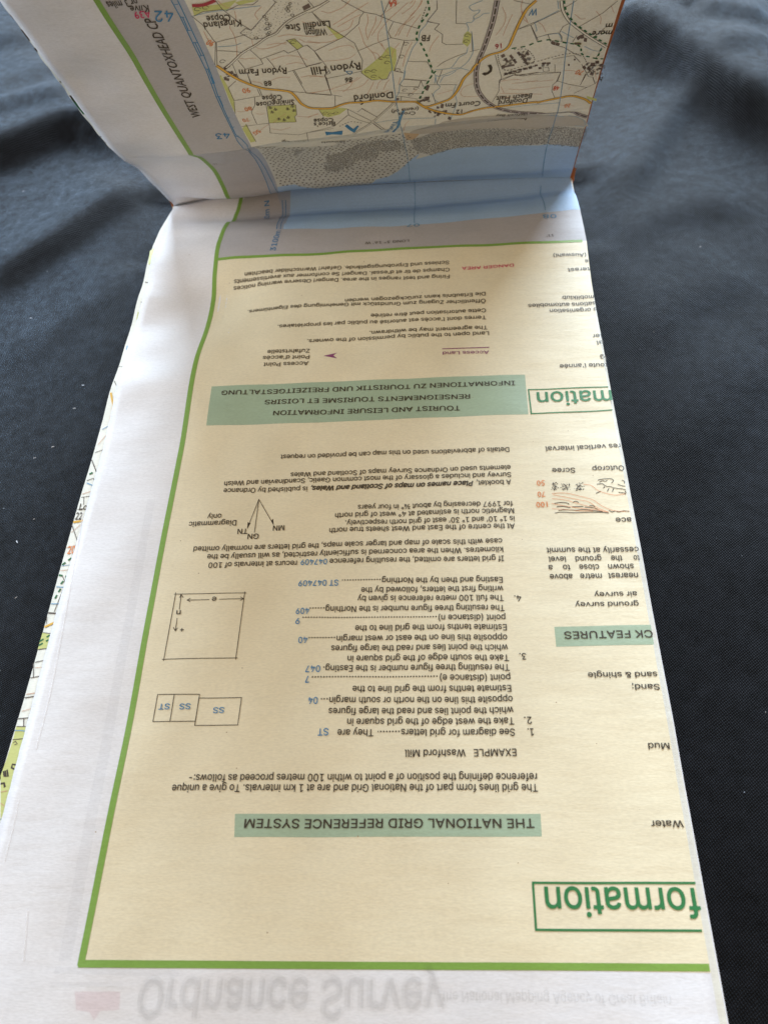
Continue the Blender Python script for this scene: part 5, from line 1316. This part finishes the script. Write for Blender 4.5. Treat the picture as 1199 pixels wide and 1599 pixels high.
sandp = pairs(MARKSDAT['sand'][0]); rocks = [pairs(r) for r in MARKSDAT['rock']]
for x, y in scatter(sandp, 1.5, .3):
    if any(inside((x, y), r) for r in rocks): continue
    for d in (-.22, 0, .22): ribbon(V, F, [(x+d*1.1, y+abs(d)*.8-.3), (x+d*.4, y+.2)], .22, .12, .5)
o = link('gravel_print', mesh('gravel_print', V, F), rise, paper_mat('k2')); o['kind'] = 'stuff'
V = []; F = []
for x, y in scatter(sandp, .6, .25): ribbon(V, F, [(x-.06, y), (x+.06, y)], .12, .11, .5)
o = link('sand_dot_print', mesh('sand_dot_print', V, F), rise, paper_mat('mudc')); o['kind'] = 'stuff'
V = []; F = []
for k, (x, y) in enumerate(scatter(pairs(MARKSDAT['land'][0]), .95, .3)):
    if k % 6 == 0:
        r = random.uniform(.28, .42); ribbon(V, F, [(x+r*math.cos(t), y+r*math.sin(t)) for t in np.arange(0, 6.6, .7)], .13, .12, .3)
    else: ribbon(V, F, [(x-.07, y), (x+.07, y)], .14, .12, .5)
o = link('spoil_heap_print', mesh('spoil_heap_print', V, F), rise, paper_mat('k')); o['kind'] = 'stuff'
for x, y in TREES:
    V = []; F = []; r = .62
    ribbon(V, F, [(x+r*math.cos(t)*(1 if math.sin(t) < .2 else .8), y+.8*r*math.sin(t)) for t in np.arange(-.3, 5.6, .5)], .13, .12, .3)
    link('tree_symbol', mesh('tree_symbol', V, F), rise, paper_mat('line'))
for x, y in CONIFERS:
    V = []; F = []
    ribbon(V, F, [(x, y-.7), (x, y+.7)], .16, .12, .5)
    for d in (-.1, .35): ribbon(V, F, [(x-.45, y+d-.4), (x, y+d), (x+.45, y+d-.4)], .16, .12, .5)
    link('conifer_symbol', mesh('conifer_symbol', V, F), rise, paper_mat('line'))
# scree dots of the rock drawing on the lying page
V = []; F = []
for cx, w in SCREE:
    for k in range(46):
        x = cx[0]+random.gauss(0, w); y = cx[1]+random.uniform(-1.0, 1.1); r = random.uniform(.06, .13)
        ribbon(V, F, [(x-r, y), (x+r, y)], r*1.7, .12, .5)
o = link('scree_print', mesh('scree_print', V, F), low, paper_mat('k')); o['kind'] = 'stuff'
# fly specks and stains on the old paper
V = []; F = []
for k in range(46):
    x = random.uniform(-18, 104); y = random.uniform(2, 185); r = random.uniform(.05, .16); kk = len(V)
    W = np.array([(x+r*math.cos(t)*random.uniform(.7, 1.2), y+r*math.sin(t)*random.uniform(.7, 1.2)) for t in np.arange(0, 6.2, .9)])
    V.extend(map(tuple, surf(W[:, 0], W[:, 1], .16))); F.append(tuple(range(kk, kk+len(W))))
o = link('paper_specks', mesh('paper_specks', V, F), low, paper_mat('tan', .55)); o['kind'] = 'stuff'
# ---- lettering
for name, s, u0, s0, u1, s1, em, key, fl in TEXTS:
    lettering(name, s, u0, s0, u1, s1, em, key, fl, low if s0 <= S_GUT+.5 else rise)
# ---- print on the strip of the sheet below
for key, f in STRIPA:
    me = area_mesh('wood_patch', pairs(f), -.44)
    if me: link('wood_patch', me, sheet1, paper_mat(key))
for key, w, dash, f in STRIP:
    V = []; F = []
    for sgm in (dash_split(pairs(f), dash, dash*.8) if dash else [pairs(f)]): ribbon(V, F, sgm, w, -.40, .8)
    if V: link('map_line', mesh('map_line', V, F), sheet1, paper_mat(key))
for s, u0, s0, u1, s1, em, key in STRIPT:
    v, f = glyphs(s, False, False, True); d = np.array([u1-u0, s1-s0]); L_ = np.hypot(*d); d /= L_; up = np.array([-d[1], d[0]])
    W = np.array([u0, s0])+np.outer((v[:, 0]-v[:, 0].min())/(np.ptp(v[:, 0]))*L_, d)+np.outer((v[:, 1]-.36)*em, up)
    link('map_lettering', mesh('map_lettering', surf(W[:, 0], W[:, 1], -.38), f), sheet1, paper_mat(key))
# coloured nicks of print on the sheet behind the raised panel
for s_, dl, key, w in [(299, 6, 'gp', 1.0), (303.5, 2.5, 'k', .9), (283, .5, 'line', .8), (287, .6, 'line', .8), (290, .5, 'k', .8), (311, .5, 'line', .8), (325, 3, 'line', .7), (322, 1, 'k', .8), (331, 1, 'line', .6), (256, .6, 'line', .7)]:
    V = []; F = []; ribbon(V, F, [(-20.55, s_), (-20.65, s_+dl)], w, -.42, .5)
    link('map_line', mesh('map_line', V, F), sheet2, paper_mat(key))
print('objects', len(bpy.data.objects), 'polys', sum(len(m.polygons) for m in bpy.data.meshes))
